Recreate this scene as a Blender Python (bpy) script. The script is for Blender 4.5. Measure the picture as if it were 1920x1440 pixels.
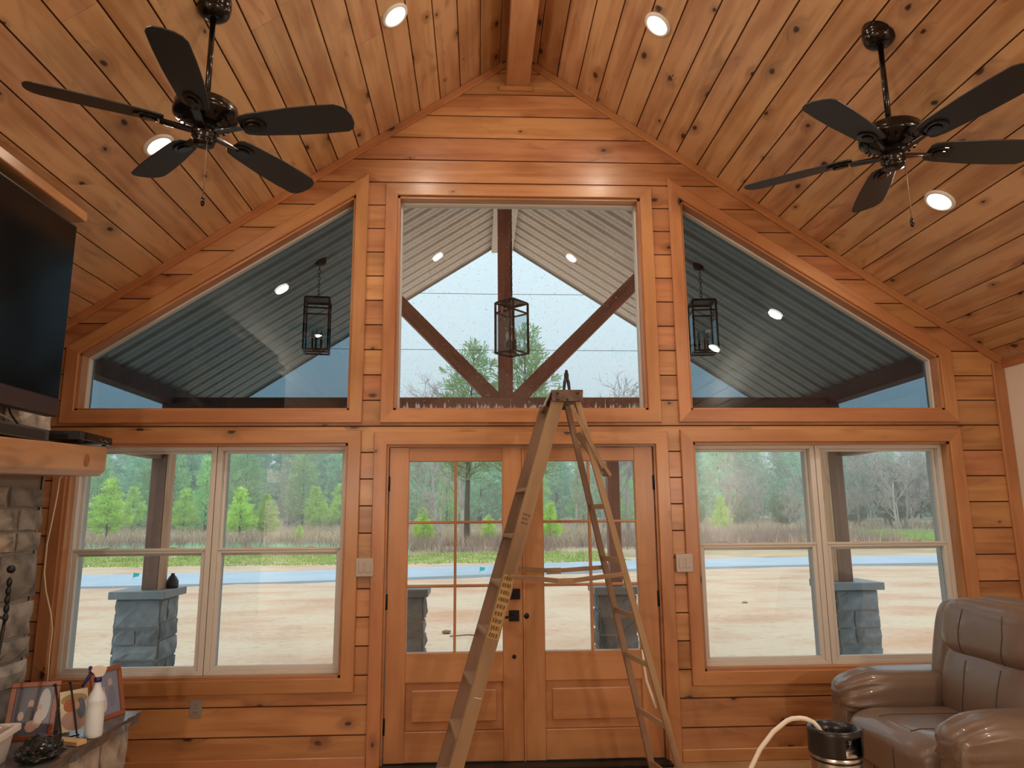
import bpy, bmesh, math, random
import numpy as np
from mathutils import Vector, Matrix
random.seed(7)
for o in list(bpy.data.objects):
    bpy.data.objects.remove(o, do_unlink=True)
SC = bpy.context.scene
COL = SC.collection
PI = math.pi

# ------------------------------------------------------------------ camera, sky, exposure
def make_camera():
    f, pitch, yaw, roll = 1349.76, 10.4218, 2.7319, -0.4449
    p, y, r = map(math.radians, (pitch, yaw, roll))
    fwd = Vector((math.sin(y)*math.cos(p), math.cos(y)*math.cos(p), math.sin(p)))
    right = Vector((math.cos(y), -math.sin(y), 0))
    up = right.cross(fwd)
    a = math.cos(r)*right + math.sin(r)*up
    b = -math.sin(r)*right + math.cos(r)*up
    cd = bpy.data.cameras.new('camera')
    cd.sensor_fit = 'HORIZONTAL'
    cd.sensor_width = 36.0
    cd.lens = f/1920*36.0
    cd.clip_start = 0.05
    cd.clip_end = 400
    co = bpy.data.objects.new('camera', cd)
    COL.objects.link(co)
    M = Matrix((a, b, -fwd)).transposed().to_4x4()
    M.translation = Vector((-0.304, -4.951, 1.566))
    co.matrix_world = M
    SC.camera = co
make_camera()

SKY_STRENGTH = 1.0
W = bpy.data.worlds.new('sky')
SC.world = W
W.use_nodes = True
wn, wl = W.node_tree.nodes, W.node_tree.links
wn.clear()
w_out = wn.new('ShaderNodeOutputWorld')
w_bg = wn.new('ShaderNodeBackground')
w_tc = wn.new('ShaderNodeTexCoord')
w_sep = wn.new('ShaderNodeSeparateXYZ')
w_ramp = wn.new('ShaderNodeValToRGB')          # overcast sky: pale at the horizon, brighter to the zenith
w_ramp.color_ramp.elements[0].position = 0.0
w_ramp.color_ramp.elements[0].color = (0.58, 0.76, 0.86, 1)
w_ramp.color_ramp.elements[1].position = 1.0
w_ramp.color_ramp.elements[1].color = (1.85, 1.95, 2.02, 1)
e = w_ramp.color_ramp.elements.new(0.45)
e.color = (0.80, 0.98, 1.06, 1)
wl.new(w_tc.outputs['Generated'], w_sep.inputs[0])
wl.new(w_sep.outputs['Z'], w_ramp.inputs[0])
wl.new(w_ramp.outputs[0], w_bg.inputs['Color'])
w_bg.inputs['Strength'].default_value = SKY_STRENGTH
wl.new(w_bg.outputs[0], w_out.inputs[0])

SC.view_settings.view_transform = 'Standard'
SC.view_settings.look = 'None'
SC.view_settings.gamma = 1.0
SC.view_settings.exposure = 0.2
SC.view_settings.use_curve_mapping = False
try:
    SC.cycles.use_denoising = True
    SC.cycles.denoiser = 'OPENIMAGEDENOISE'
    SC.cycles.max_bounces = 8
    SC.cycles.transparent_max_bounces = 24
    SC.cycles.sample_clamp_indirect = 6.0
    SC.cycles.caustics_reflective = False
    SC.cycles.caustics_refractive = False
except Exception:
    pass
WARM = (1.0, 0.86, 0.67)
CAN_W = 9.0            # each recessed light in view
FILL_W = 135.0           # each added fill lamp, unseen behind the camera
PORCH_W = 5.0
def lamp(name, kind, loc, energy, color=WARM, parent=None, size=0.1, direction=None, spread=None):
    d = bpy.data.lights.new(name, kind)
    d.energy = energy
    d.color = color
    if kind == 'AREA':
        d.shape = 'DISK'
        d.size = size
        if spread: d.spread = spread
    else:
        d.shadow_soft_size = size
    o = bpy.data.objects.new(name, d)
    COL.objects.link(o)
    o.location = loc
    if direction is not None:
        o.rotation_euler = Vector(direction).to_track_quat('-Z', 'Y').to_euler()
    if parent is not None:
        o.parent = parent
    return o

# ------------------------------------------------------------------ materials
def newmat(name):
    m = bpy.data.materials.new(name)
    m.use_nodes = True
    nt = m.node_tree
    b = nt.nodes['Principled BSDF']
    return m, nt.nodes, nt.links, b

def plain(name, col, rough=0.5, metal=0.0, noise=0.0, nscale=8.0, bump=0.0, bscale=40.0, spec=0.5, coat=0.0, objvar=0.0):
    m, n, l, b = newmat(name)
    b.inputs['Base Color'].default_value = (*col, 1)
    b.inputs['Roughness'].default_value = rough
    b.inputs['Metallic'].default_value = metal
    b.inputs['Specular IOR Level'].default_value = spec
    b.inputs['Coat Weight'].default_value = coat
    if noise > 0 or objvar > 0:
        tc = n.new('ShaderNodeTexCoord')
        nz = n.new('ShaderNodeTexNoise')
        nz.inputs['Scale'].default_value = nscale
        nz.inputs['Detail'].default_value = 5
        hs = n.new('ShaderNodeHueSaturation')
        hs.inputs['Color'].default_value = (*col, 1)
        mr = n.new('ShaderNodeMapRange')
        mr.inputs[1].default_value = 0.25
        mr.inputs[2].default_value = 0.75
        mr.inputs[3].default_value = 1-noise
        mr.inputs[4].default_value = 1+noise
        l.new(tc.outputs['Object'], nz.inputs['Vector'])
        l.new(nz.outputs['Fac'], mr.inputs[0])
        src = mr.outputs[0]
        if objvar > 0:
            oi = n.new('ShaderNodeObjectInfo')
            m2 = n.new('ShaderNodeMapRange')
            m2.inputs[3].default_value = 1-objvar
            m2.inputs[4].default_value = 1+objvar
            mu = n.new('ShaderNodeMath'); mu.operation = 'MULTIPLY'
            l.new(oi.outputs['Random'], m2.inputs[0])
            l.new(src, mu.inputs[0]); l.new(m2.outputs[0], mu.inputs[1])
            src = mu.outputs[0]
        l.new(src, hs.inputs['Value'])
        l.new(hs.outputs[0], b.inputs['Base Color'])
    if bump > 0:
        tc2 = n.new('ShaderNodeTexCoord')
        nb = n.new('ShaderNodeTexNoise')
        nb.inputs['Scale'].default_value = bscale
        nb.inputs['Detail'].default_value = 6
        bp = n.new('ShaderNodeBump')
        bp.inputs['Strength'].default_value = bump
        bp.inputs['Distance'].default_value = 0.01
        l.new(tc2.outputs['Object'], nb.inputs['Vector'])
        l.new(nb.outputs['Fac'], bp.inputs['Height'])
        l.new(bp.outputs[0], b.inputs['Normal'])
    return m

def wood(name, light, dark, knot=(0.05, 0.018, 0.008), knots=1.0, rough=0.36, var=0.12, coat=0.15, kfreq=(2.6, 4.6), grain=1.0):
    """planks and boards: object x runs along the grain; each object gets its own piece of the pattern"""
    m, n, l, b = newmat(name)
    tc = n.new('ShaderNodeTexCoord')
    oi = n.new('ShaderNodeObjectInfo')
    sc = n.new('ShaderNodeVectorMath'); sc.operation = 'SCALE'
    cmb = n.new('ShaderNodeCombineXYZ')
    cmb.inputs[0].default_value = 37.0; cmb.inputs[1].default_value = 19.0; cmb.inputs[2].default_value = 11.0
    l.new(cmb.outputs[0], sc.inputs[0]); l.new(oi.outputs['Random'], sc.inputs['Scale'])
    ad = n.new('ShaderNodeVectorMath'); ad.operation = 'ADD'
    l.new(tc.outputs['Object'], ad.inputs[0]); l.new(sc.outputs[0], ad.inputs[1])
    # knots: one candidate per voronoi cell, a random few kept
    mk = n.new('ShaderNodeVectorMath'); mk.operation = 'MULTIPLY'
    mk.inputs[1].default_value = (kfreq[0], kfreq[1], 0.0)
    l.new(ad.outputs[0], mk.inputs[0])
    wn_ = n.new('ShaderNodeTexNoise'); wn_.inputs['Scale'].default_value = 6.0; wn_.inputs['Detail'].default_value = 2
    l.new(mk.outputs[0], wn_.inputs['Vector'])
    ws = n.new('ShaderNodeVectorMath'); ws.operation = 'MULTIPLY_ADD'
    ws.inputs[1].default_value = (0.09, 0.09, 0.0)
    l.new(wn_.outputs['Color'], ws.inputs[0]); l.new(mk.outputs[0], ws.inputs[2])
    vo = n.new('ShaderNodeTexVoronoi'); vo.voronoi_dimensions = '2D'; vo.inputs['Scale'].default_value = 1.0
    l.new(ws.outputs[0], vo.inputs['Vector'])
    sep = n.new('ShaderNodeSeparateColor'); l.new(vo.outputs['Color'], sep.inputs[0])
    keep = n.new('ShaderNodeMath'); keep.operation = 'LESS_THAN'; keep.inputs[1].default_value = 0.42*knots
    l.new(sep.outputs[0], keep.inputs[0])
    size = n.new('ShaderNodeMapRange'); size.inputs[3].default_value = 0.03; size.inputs[4].default_value = 0.105
    l.new(sep.outputs[1], size.inputs[0])
    core = n.new('ShaderNodeMath'); core.operation = 'DIVIDE'
    l.new(vo.outputs['Distance'], core.inputs[0]); l.new(size.outputs[0], core.inputs[1])
    kcore = n.new('ShaderNodeMapRange'); kcore.interpolation_type = 'SMOOTHSTEP'
    kcore.inputs[1].default_value = 0.45; kcore.inputs[2].default_value = 1.1; kcore.inputs[3].default_value = 1; kcore.inputs[4].default_value = 0
    l.new(core.outputs[0], kcore.inputs[0])
    khalo = n.new('ShaderNodeMapRange'); khalo.interpolation_type = 'SMOOTHSTEP'
    khalo.inputs[1].default_value = 0.6; khalo.inputs[2].default_value = 4.2; khalo.inputs[3].default_value = 1; khalo.inputs[4].default_value = 0
    l.new(core.outputs[0], khalo.inputs[0])
    kc = n.new('ShaderNodeMath'); kc.operation = 'MULTIPLY'; l.new(kcore.outputs[0], kc.inputs[0]); l.new(keep.outputs[0], kc.inputs[1])
    kh = n.new('ShaderNodeMath'); kh.operation = 'MULTIPLY'; l.new(khalo.outputs[0], kh.inputs[0]); l.new(keep.outputs[0], kh.inputs[1])
    # grain, pushed aside around knots
    push = n.new('ShaderNodeVectorMath'); push.operation = 'SCALE'
    pc = n.new('ShaderNodeCombineXYZ'); pc.inputs[1].default_value = 0.05; pc.inputs[2].default_value = 0.02
    l.new(pc.outputs[0], push.inputs[0]); l.new(kh.outputs[0], push.inputs['Scale'])
    gp = n.new('ShaderNodeVectorMath'); gp.operation = 'ADD'
    l.new(ad.outputs[0], gp.inputs[0]); l.new(push.outputs[0], gp.inputs[1])
    g1 = n.new('ShaderNodeVectorMath'); g1.operation = 'MULTIPLY'; g1.inputs[1].default_value = (1.1, 17, 17)
    l.new(gp.outputs[0], g1.inputs[0])
    n1 = n.new('ShaderNodeTexNoise'); n1.inputs['Scale'].default_value = 1.0; n1.inputs['Detail'].default_value = 5; n1.inputs['Distortion'].default_value = 0.6
    l.new(g1.outputs[0], n1.inputs['Vector'])
    g2 = n.new('ShaderNodeVectorMath'); g2.operation = 'MULTIPLY'; g2.inputs[1].default_value = (1.5, 5, 5)
    l.new(gp.outputs[0], g2.inputs[0])
    n2 = n.new('ShaderNodeTexNoise'); n2.inputs['Scale'].default_value = 1.0; n2.inputs['Detail'].default_value = 3
    l.new(g2.outputs[0], n2.inputs['Vector'])
    mixf = n.new('ShaderNodeMath'); mixf.operation = 'MULTIPLY_ADD'; mixf.inputs[1].default_value = 0.45*grain
    l.new(n1.outputs['Fac'], mixf.inputs[0])
    m55 = n.new('ShaderNodeMath'); m55.operation = 'MULTIPLY'; m55.inputs[1].default_value = 0.55
    l.new(n2.outputs['Fac'], m55.inputs[0]); l.new(m55.outputs[0], mixf.inputs[2])
    ramp = n.new('ShaderNodeValToRGB')
    ramp.color_ramp.elements[0].position = 0.36; ramp.color_ramp.elements[0].color = (*dark, 1)
    ramp.color_ramp.elements[1].position = 0.56; ramp.color_ramp.elements[1].color = (*light, 1)
    l.new(mixf.outputs[0], ramp.inputs[0])
    g3 = n.new('ShaderNodeVectorMath'); g3.operation = 'MULTIPLY'; g3.inputs[1].default_value = (2.4, 8, 8)
    l.new(gp.outputs[0], g3.inputs[0])
    n3 = n.new('ShaderNodeTexNoise'); n3.inputs['Scale'].default_value = 1.0; n3.inputs['Detail'].default_value = 4; n3.inputs['Distortion'].default_value = 1.4
    l.new(g3.outputs[0], n3.inputs['Vector'])
    s3 = n.new('ShaderNodeMapRange'); s3.interpolation_type = 'SMOOTHSTEP'
    s3.inputs[1].default_value = 0.58; s3.inputs[2].default_value = 0.80; s3.inputs[3].default_value = 0.0; s3.inputs[4].default_value = min(1.0, 0.75*knots)
    l.new(n3.outputs['Fac'], s3.inputs[0])
    ms = n.new('ShaderNodeMix'); ms.data_type = 'RGBA'
    l.new(s3.outputs[0], ms.inputs[0]); l.new(ramp.outputs[0], ms.inputs[6]); ms.inputs[7].default_value = (*[c*0.42 for c in light], 1)
    mh = n.new('ShaderNodeMix'); mh.data_type = 'RGBA'
    l.new(ms.outputs[2], mh.inputs[6]); mh.inputs[7].default_value = (*[c*0.5 for c in dark], 1)
    hf = n.new('ShaderNodeMath'); hf.operation = 'MULTIPLY'; hf.inputs[1].default_value = 0.5
    l.new(kh.outputs[0], hf.inputs[0]); l.new(hf.outputs[0], mh.inputs[0])
    mkn = n.new('ShaderNodeMix'); mkn.data_type = 'RGBA'
    l.new(mh.outputs[2], mkn.inputs[6]); mkn.inputs[7].default_value = (*knot, 1)
    l.new(kc.outputs[0], mkn.inputs[0])
    hs = n.new('ShaderNodeHueSaturation')
    vr = n.new('ShaderNodeMapRange'); vr.inputs[3].default_value = 1-var; vr.inputs[4].default_value = 1+var
    l.new(oi.outputs['Random'], vr.inputs[0]); l.new(vr.outputs[0], hs.inputs['Value'])
    r2 = n.new('ShaderNodeMath'); r2.operation = 'MULTIPLY'; r2.inputs[1].default_value = 7.31
    l.new(oi.outputs['Random'], r2.inputs[0])
    fr = n.new('ShaderNodeMath'); fr.operation = 'FRACT'; l.new(r2.outputs[0], fr.inputs[0])
    hr = n.new('ShaderNodeMapRange'); hr.inputs[3].default_value = 0.5-0.012*var/0.12; hr.inputs[4].default_value = 0.5+0.006*var/0.12
    l.new(fr.outputs[0], hr.inputs[0]); l.new(hr.outputs[0], hs.inputs['Hue'])
    l.new(mkn.outputs[2], hs.inputs['Color'])
    l.new(hs.outputs[0], b.inputs['Base Color'])
    b.inputs['Roughness'].default_value = rough
    b.inputs['Coat Weight'].default_value = coat
    b.inputs['Coat Roughness'].default_value = 0.22
    bp = n.new('ShaderNodeBump'); bp.inputs['Strength'].default_value = 0.06; bp.inputs['Distance'].default_value = 0.01
    l.new(n1.outputs['Fac'], bp.inputs['Height']); l.new(bp.outputs[0], b.inputs['Normal'])
    return m

def glass(name, tint=(0.96, 0.98, 0.98), refl=1.0, dirt=False):
    m = bpy.data.materials.new(name)
    m.use_nodes = True
    n, l = m.node_tree.nodes, m.node_tree.links
    n.clear()
    out = n.new('ShaderNodeOutputMaterial')
    tr = n.new('ShaderNodeBsdfTransparent'); tr.inputs[0].default_value = (*tint, 1)
    gl = n.new('ShaderNodeBsdfGlossy'); gl.inputs['Roughness'].default_value = 0.0
    gl.inputs['Color'].default_value = (refl, refl, refl, 1)
    lw = n.new('ShaderNodeLayerWeight'); lw.inputs['Blend'].default_value = 0.5
    pw = n.new('ShaderNodeMath'); pw.operation = 'POWER'; pw.inputs[1].default_value = 5.0
    l.new(lw.outputs['Facing'], pw.inputs[0])
    fr = n.new('ShaderNodeMath'); fr.operation = 'MULTIPLY_ADD'; fr.inputs[1].default_value = 0.955; fr.inputs[2].default_value = 0.042
    l.new(pw.outputs[0], fr.inputs[0])
    mx = n.new('ShaderNodeMixShader')
    l.new(fr.outputs[0], mx.inputs[0]); l.new(tr.outputs[0], mx.inputs[1]); l.new(gl.outputs[0], mx.inputs[2])
    last = mx.outputs[0]
    if dirt:                                   # dried water specks and drips low on the pane
        tc = n.new('ShaderNodeTexCoord')
        mp = n.new('ShaderNodeVectorMath'); mp.operation = 'MULTIPLY'; mp.inputs[1].default_value = (60, 0, 8)
        l.new(tc.outputs['Object'], mp.inputs[0])
        nz = n.new('ShaderNodeTexNoise'); nz.inputs['Scale'].default_value = 1.0; nz.inputs['Detail'].default_value = 4
        l.new(mp.outputs[0], nz.inputs['Vector'])
        vo = n.new('ShaderNodeTexNoise'); vo.inputs['Scale'].default_value = 75.0; vo.inputs['Detail'].default_value = 1
        l.new(tc.outputs['Object'], vo.inputs['Vector'])
        sp = n.new('ShaderNodeSeparateXYZ'); l.new(tc.outputs['Object'], sp.inputs[0])
        low = n.new('ShaderNodeMapRange'); low.inputs[1].default_value = 2.31; low.inputs[2].default_value = 2.40; low.inputs[3].default_value = 0.30; low.inputs[4].default_value = 0.0
        l.new(sp.outputs['Z'], low.inputs[0])
        a1 = n.new('ShaderNodeMath'); a1.operation = 'ADD'; l.new(nz.outputs['Fac'], a1.inputs[0]); l.new(low.outputs[0], a1.inputs[1])
        t1 = n.new('ShaderNodeMapRange'); t1.inputs[1].default_value = 0.70; t1.inputs[2].default_value = 0.85
        l.new(a1.outputs[0], t1.inputs[0])
        t2 = n.new('ShaderNodeMapRange'); t2.inputs[1].default_value = 0.70; t2.inputs[2].default_value = 0.80
        l.new(vo.outputs['Fac'], t2.inputs[0])
        mxm = n.new('ShaderNodeMath'); mxm.operation = 'MAXIMUM'; l.new(t1.outputs[0], mxm.inputs[0]); l.new(t2.outputs[0], mxm.inputs[1])
        sc2 = n.new('ShaderNodeMath'); sc2.operation = 'MULTIPLY'; sc2.inputs[1].default_value = 0.7; l.new(mxm.outputs[0], sc2.inputs[0])
        df = n.new('ShaderNodeBsdfTranslucent'); df.inputs[0].default_value = (0.9, 0.9, 0.9, 1)
        m2 = n.new('ShaderNodeMixShader')
        l.new(sc2.outputs[0], m2.inputs[0]); l.new(last, m2.inputs[1]); l.new(df.outputs[0], m2.inputs[2])
        last = m2.outputs[0]
    l.new(last, out.inputs[0])
    return m

def emit(name, col, strength):
    m, n, l, b = newmat(name)
    b.inputs['Base Color'].default_value = (*col, 1)
    b.inputs['Emission Color'].default_value = (*col, 1)
    b.inputs['Emission Strength'].default_value = strength
    return m

def leafmat(name, col, var=0.25, rough=0.7, trans=0.45):
    m, n, l, b = newmat(name)
    tc = n.new('ShaderNodeTexCoord')
    nz = n.new('ShaderNodeTexNoise'); nz.inputs['Scale'].default_value = 1.3; nz.inputs['Detail'].default_value = 3
    oi = n.new('ShaderNodeObjectInfo')
    ad = n.new('ShaderNodeMath'); ad.operation = 'ADD'
    l.new(tc.outputs['Object'], nz.inputs['Vector'])
    mr0 = n.new('ShaderNodeMapRange'); mr0.inputs[1].default_value = 0.3; mr0.inputs[2].default_value = 0.7; mr0.inputs[3].default_value = -var; mr0.inputs[4].default_value = var
    l.new(nz.outputs['Fac'], mr0.inputs[0])
    mr = n.new('ShaderNodeMapRange'); mr.inputs[3].default_value = 1-var*0.7; mr.inputs[4].default_value = 1+var*0.7
    l.new(oi.outputs['Random'], mr.inputs[0])
    l.new(mr.outputs[0], ad.inputs[0]); l.new(mr0.outputs[0], ad.inputs[1])
    hs = n.new('ShaderNodeHueSaturation'); hs.inputs['Color'].default_value = (*col, 1)
    l.new(ad.outputs[0], hs.inputs['Value'])
    l.new(hs.outputs[0], b.inputs['Base Color'])
    b.inputs['Roughness'].default_value = rough
    b.inputs['Specular IOR Level'].default_value = 0.15
    if trans > 0:
        out = n['Material Output']
        tl = n.new('ShaderNodeBsdfTranslucent'); l.new(hs.outputs[0], tl.inputs[0])
        mx = n.new('ShaderNodeMixShader'); mx.inputs[0].default_value = trans
        l.new(b.outputs[0], mx.inputs[1]); l.new(tl.outputs[0], mx.inputs[2])
        l.new(mx.outputs[0], out.inputs[0])
    return m

M = {}
M['plank'] = wood('knotty_wall_wood', (0.50, 0.245, 0.102), (0.31, 0.122, 0.042), knots=0.9)
M['ceil'] = wood('knotty_ceiling_wood', (0.63, 0.385, 0.200), (0.40, 0.195, 0.085), knots=1.0, var=0.07)
M['trim'] = wood('smooth_trim_wood', (0.50, 0.235, 0.098), (0.37, 0.155, 0.058), knots=0.5, var=0.07, grain=0.8)
M['door'] = wood('fir_door_wood', (0.47, 0.222, 0.095), (0.37, 0.16, 0.062), knots=0.0, var=0.05, grain=0.9)
M['gap'] = plain('shaded_groove_wood', (0.10, 0.036, 0.014), 0.8)  # backing colour darkened to stand for the shade in the board gaps
M['beam'] = wood('beam_wood', (0.52, 0.28, 0.135), (0.40, 0.19, 0.08), knots=0.8, var=0.05)
M['floor'] = wood('oak_floor', (0.42, 0.27, 0.15), (0.30, 0.18, 0.09), knots=0.2, rough=0.4)
M['drywall'] = plain('painted_drywall', (0.80, 0.74, 0.67), 0.8, bump=0.02, bscale=200)
M['vinyl'] = plain('white_vinyl', (0.64, 0.61, 0.58), 0.4)
M['glass'] = glass('clear_glass')
M['glass_c'] = glass('clear_glass_with_specks', dirt=True)
M['tint'] = glass('tinted_glass', (0.44, 0.535, 0.58), refl=1.0)
M['black'] = plain('black_metal', (0.012, 0.012, 0.014), 0.35, 0.6)
M['fan'] = plain('oil_rubbed_bronze', (0.016, 0.012, 0.011), 0.22, 0.7, coat=0.3)
M['blade'] = plain('matte_black_blade', (0.016, 0.017, 0.018), 0.42)
M['chain'] = plain('pull_chain', (0.25, 0.16, 0.10), 0.4, 0.8)
M['lens'] = emit('lamp_lens', (1.0, 0.90, 0.72), 12.0)
M['porch_lens'] = emit('porch_lamp_lens', (1.0, 0.88, 0.60), 9.0)
M['white'] = plain('white_paint', (0.80, 0.78, 0.75), 0.4)
M['plate'] = plain('nickel_plate', (0.36, 0.30, 0.27), 0.4, 0.5)
M['cedar'] = wood('stained_cedar', (0.30, 0.115, 0.085), (0.20, 0.07, 0.05), knots=0.5, rough=0.6, coat=0.0, var=0.1)
M['cedar_d'] = wood('dark_cedar', (0.20, 0.105, 0.065), (0.13, 0.062, 0.038), knots=0.7, rough=0.65, coat=0.0)
M['cedar_l'] = wood('light_cedar', (0.58, 0.38, 0.22), (0.44, 0.25, 0.13), knots=0.7, rough=0.7, coat=0.0)
M['metal_roof'] = plain('pale_metal_roofing', (0.82, 0.76, 0.72), 0.5, 0.0, noise=0.05, nscale=3)
M['stone'] = plain('grey_field_stone', (0.25, 0.235, 0.22), 0.85, noise=0.65, nscale=9, bump=0.6, bscale=22, objvar=0.3)
M['stone_w'] = plain('warm_field_stone', (0.32, 0.275, 0.235), 0.85, noise=0.6, nscale=9, bump=0.6, bscale=22, objvar=0.25)
M['stone_o'] = plain('ochre_field_stone', (0.34, 0.20, 0.085), 0.85, noise=0.45, nscale=9, bump=0.6, bscale=22)
M['pierstone'] = plain('grey_pier_stone', (0.17, 0.185, 0.19), 0.85, noise=0.4, nscale=7, bump=0.6, bscale=18, objvar=0.35)
M['mortar'] = plain('mortar', (0.27, 0.25, 0.23), 0.95, bump=0.3, bscale=60)
M['cap'] = plain('grey_cap_stone', (0.20, 0.22, 0.23), 0.5, noise=0.1)
M['concrete'] = plain('bounce_concrete', (0.62, 0.58, 0.53), 0.8, noise=0.08)  # paled so the unseen porch floor bounces light onto the porch roof
M['slab'] = plain('dark_hearth_slab', (0.12, 0.11, 0.11), 0.22, noise=0.25, nscale=14, bump=0.15, bscale=30)
M['leather'] = plain('taupe_leather', (0.17, 0.115, 0.087), 0.34, noise=0.10, nscale=5, bump=0.10, bscale=160, coat=0.3)
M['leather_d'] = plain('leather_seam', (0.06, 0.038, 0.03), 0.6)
M['velour'] = plain('dark_side_fabric', (0.03, 0.024, 0.022), 0.95)
M['steel'] = plain('brushed_steel', (0.55, 0.50, 0.46), 0.25, 1.0, noise=0.05, nscale=30)
M['rubber'] = plain('black_rubber', (0.01, 0.010, 0.011), 0.3)
M['hose'] = plain('white_hose', (0.75, 0.70, 0.62), 0.35)
M['ladwood'] = wood('old_ladder_wood', (0.33, 0.215, 0.125), (0.21, 0.125, 0.07), knots=0.1, rough=0.75, coat=0.0, var=0.1)
M['laddark'] = wood('darker_ladder_wood', (0.24, 0.15, 0.10), (0.14, 0.085, 0.055), knots=0.1, rough=0.8, coat=0.0, var=0.1)  # darker wood for the far rail and far rear leg
M['rust'] = plain('worn_steel_cap', (0.13, 0.085, 0.07), 0.55, 0.5, noise=0.5, nscale=25)
M['sticker'] = plain('yellowed_sticker', (0.40, 0.26, 0.10), 0.7, noise=0.2, nscale=40)
M['ink'] = plain('black_ink', (0.03, 0.02, 0.015), 0.8)
M['screen'] = plain('dark_tv_screen', (0.004, 0.0045, 0.005), 0.14, spec=0.25)
M['tvcase'] = plain('black_plastic', (0.012, 0.011, 0.011), 0.4)
M['brown_black'] = plain('brown_black_finish', (0.035, 0.02, 0.017), 0.35)
M['cable'] = plain('white_cable', (0.70, 0.55, 0.40), 0.5)
M['frame'] = wood('picture_frame_wood', (0.28, 0.085, 0.035), (0.17, 0.045, 0.02), knots=0, var=0.05)
M['paper'] = plain('white_paper', (0.80, 0.78, 0.76), 0.7)
M['bottle'] = plain('frosted_plastic', (0.66, 0.75, 0.82), 0.35)
M['liquid'] = plain('clear_blue_liquid', (0.62, 0.70, 0.74), 0.3)
M['navy'] = plain('navy_plastic', (0.018, 0.012, 0.12), 0.4)
M['cream'] = plain('cream_plastic', (0.72, 0.66, 0.58), 0.4)
M['bag'] = plain('black_plastic_film', (0.012, 0.013, 0.012), 0.18)
M['tub'] = plain('milky_tub', (0.78, 0.70, 0.66), 0.3)
M['block'] = plain('raw_pine_block', (0.60, 0.40, 0.20), 0.7, noise=0.15)
M['iron'] = plain('wrought_iron', (0.012, 0.011, 0.012), 0.4, 0.4)
M['sand'] = plain('sandy_soil', (0.66, 0.50, 0.36), 0.95)
M['asphalt'] = plain('wet_grey_road', (0.36, 0.45, 0.54), 0.5, noise=0.1, nscale=0.6)
M['pine_y'] = leafmat('young_pine_needles', (0.60, 0.82, 0.20))
M['pine_t'] = leafmat('tall_pine_needles', (0.50, 0.76, 0.32))
M['pine_f'] = leafmat('hazed_pine_needles', (0.50, 0.76, 0.52))  # distance haze put into the colour: paler and bluer needles
M['pine_b'] = leafmat('large_pine_needles', (0.30, 0.44, 0.22))
M['bark'] = plain('bark', (0.10, 0.075, 0.06), 0.9, noise=0.3)
M['bare'] = plain('bare_grey_twigs', (0.52, 0.47, 0.43), 0.9, objvar=0.25, noise=0.1)
M['holly'] = leafmat('dull_evergreen_leaves', (0.33, 0.40, 0.22))
M['brush'] = leafmat('purple_brown_brush', (0.42, 0.31, 0.265), trans=0.0)
M['straw'] = leafmat('dry_straw_grass', (0.66, 0.53, 0.35), trans=0.1)
M['green'] = leafmat('fresh_green_grass', (0.36, 0.48, 0.15), trans=0.1)
M['ext'] = plain('grey_exterior_siding', (0.30, 0.30, 0.30), 0.8)
M['sky_frame'] = plain('sky_tinted_outer_frame', (0.42, 0.47, 0.50), 0.5)  # blue tint stands in for sky light on the outer frames
M['clod'] = plain('dark_soil_clod', (0.24, 0.15, 0.10), 0.95)
M['teal'] = plain('teal_plastic', (0.02, 0.42, 0.38), 0.5)
M['filament'] = plain('bulb_glass', (0.75, 0.74, 0.70), 0.1, spec=0.8)

def sand_material():
    m = M['sand']; n, l = m.node_tree.nodes, m.node_tree.links
    b = n['Principled BSDF']
    tc = n.new('ShaderNodeTexCoord')
    mp = n.new('ShaderNodeVectorMath'); mp.operation = 'MULTIPLY'; mp.inputs[1].default_value = (0.8, 1.3, 1)
    l.new(tc.outputs['Object'], mp.inputs[0])
    nz = n.new('ShaderNodeTexNoise'); nz.inputs['Scale'].default_value = 0.45; nz.inputs['Detail'].default_value = 7; nz.inputs['Roughness'].default_value = 0.62
    l.new(mp.outputs[0], nz.inputs['Vector'])
    rp = n.new('ShaderNodeValToRGB')
    rp.color_ramp.elements[0].position = 0.33; rp.color_ramp.elements[0].color = (0.50, 0.29, 0.18, 1)
    rp.color_ramp.elements[1].position = 0.56; rp.color_ramp.elements[1].color = (0.57, 0.44, 0.315, 1)
    l.new(nz.outputs['Fac'], rp.inputs[0])
    n2 = n.new('ShaderNodeTexNoise'); n2.inputs['Scale'].default_value = 9.0; n2.inputs['Detail'].default_value = 6
    l.new(mp.outputs[0], n2.inputs['Vector'])
    r2 = n.new('ShaderNodeValToRGB')
    r2.color_ramp.elements[0].position = 0.30; r2.color_ramp.elements[0].color = (0.80, 0.76, 0.72, 1)
    r2.color_ramp.elements[1].position = 0.45; r2.color_ramp.elements[1].color = (1, 1, 1, 1)
    l.new(n2.outputs['Fac'], r2.inputs[0])
    mx = n.new('ShaderNodeMix'); mx.data_type = 'RGBA'; mx.blend_type = 'MULTIPLY'; mx.inputs[0].default_value = 1.0
    l.new(rp.outputs[0], mx.inputs[6]); l.new(r2.outputs[0], mx.inputs[7])
    l.new(mx.outputs[2], b.inputs['Base Color'])
sand_material()
M['field'] = plain('dry_field_soil', (0.42, 0.33, 0.21), 0.95, noise=0.35, nscale=0.25)

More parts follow.
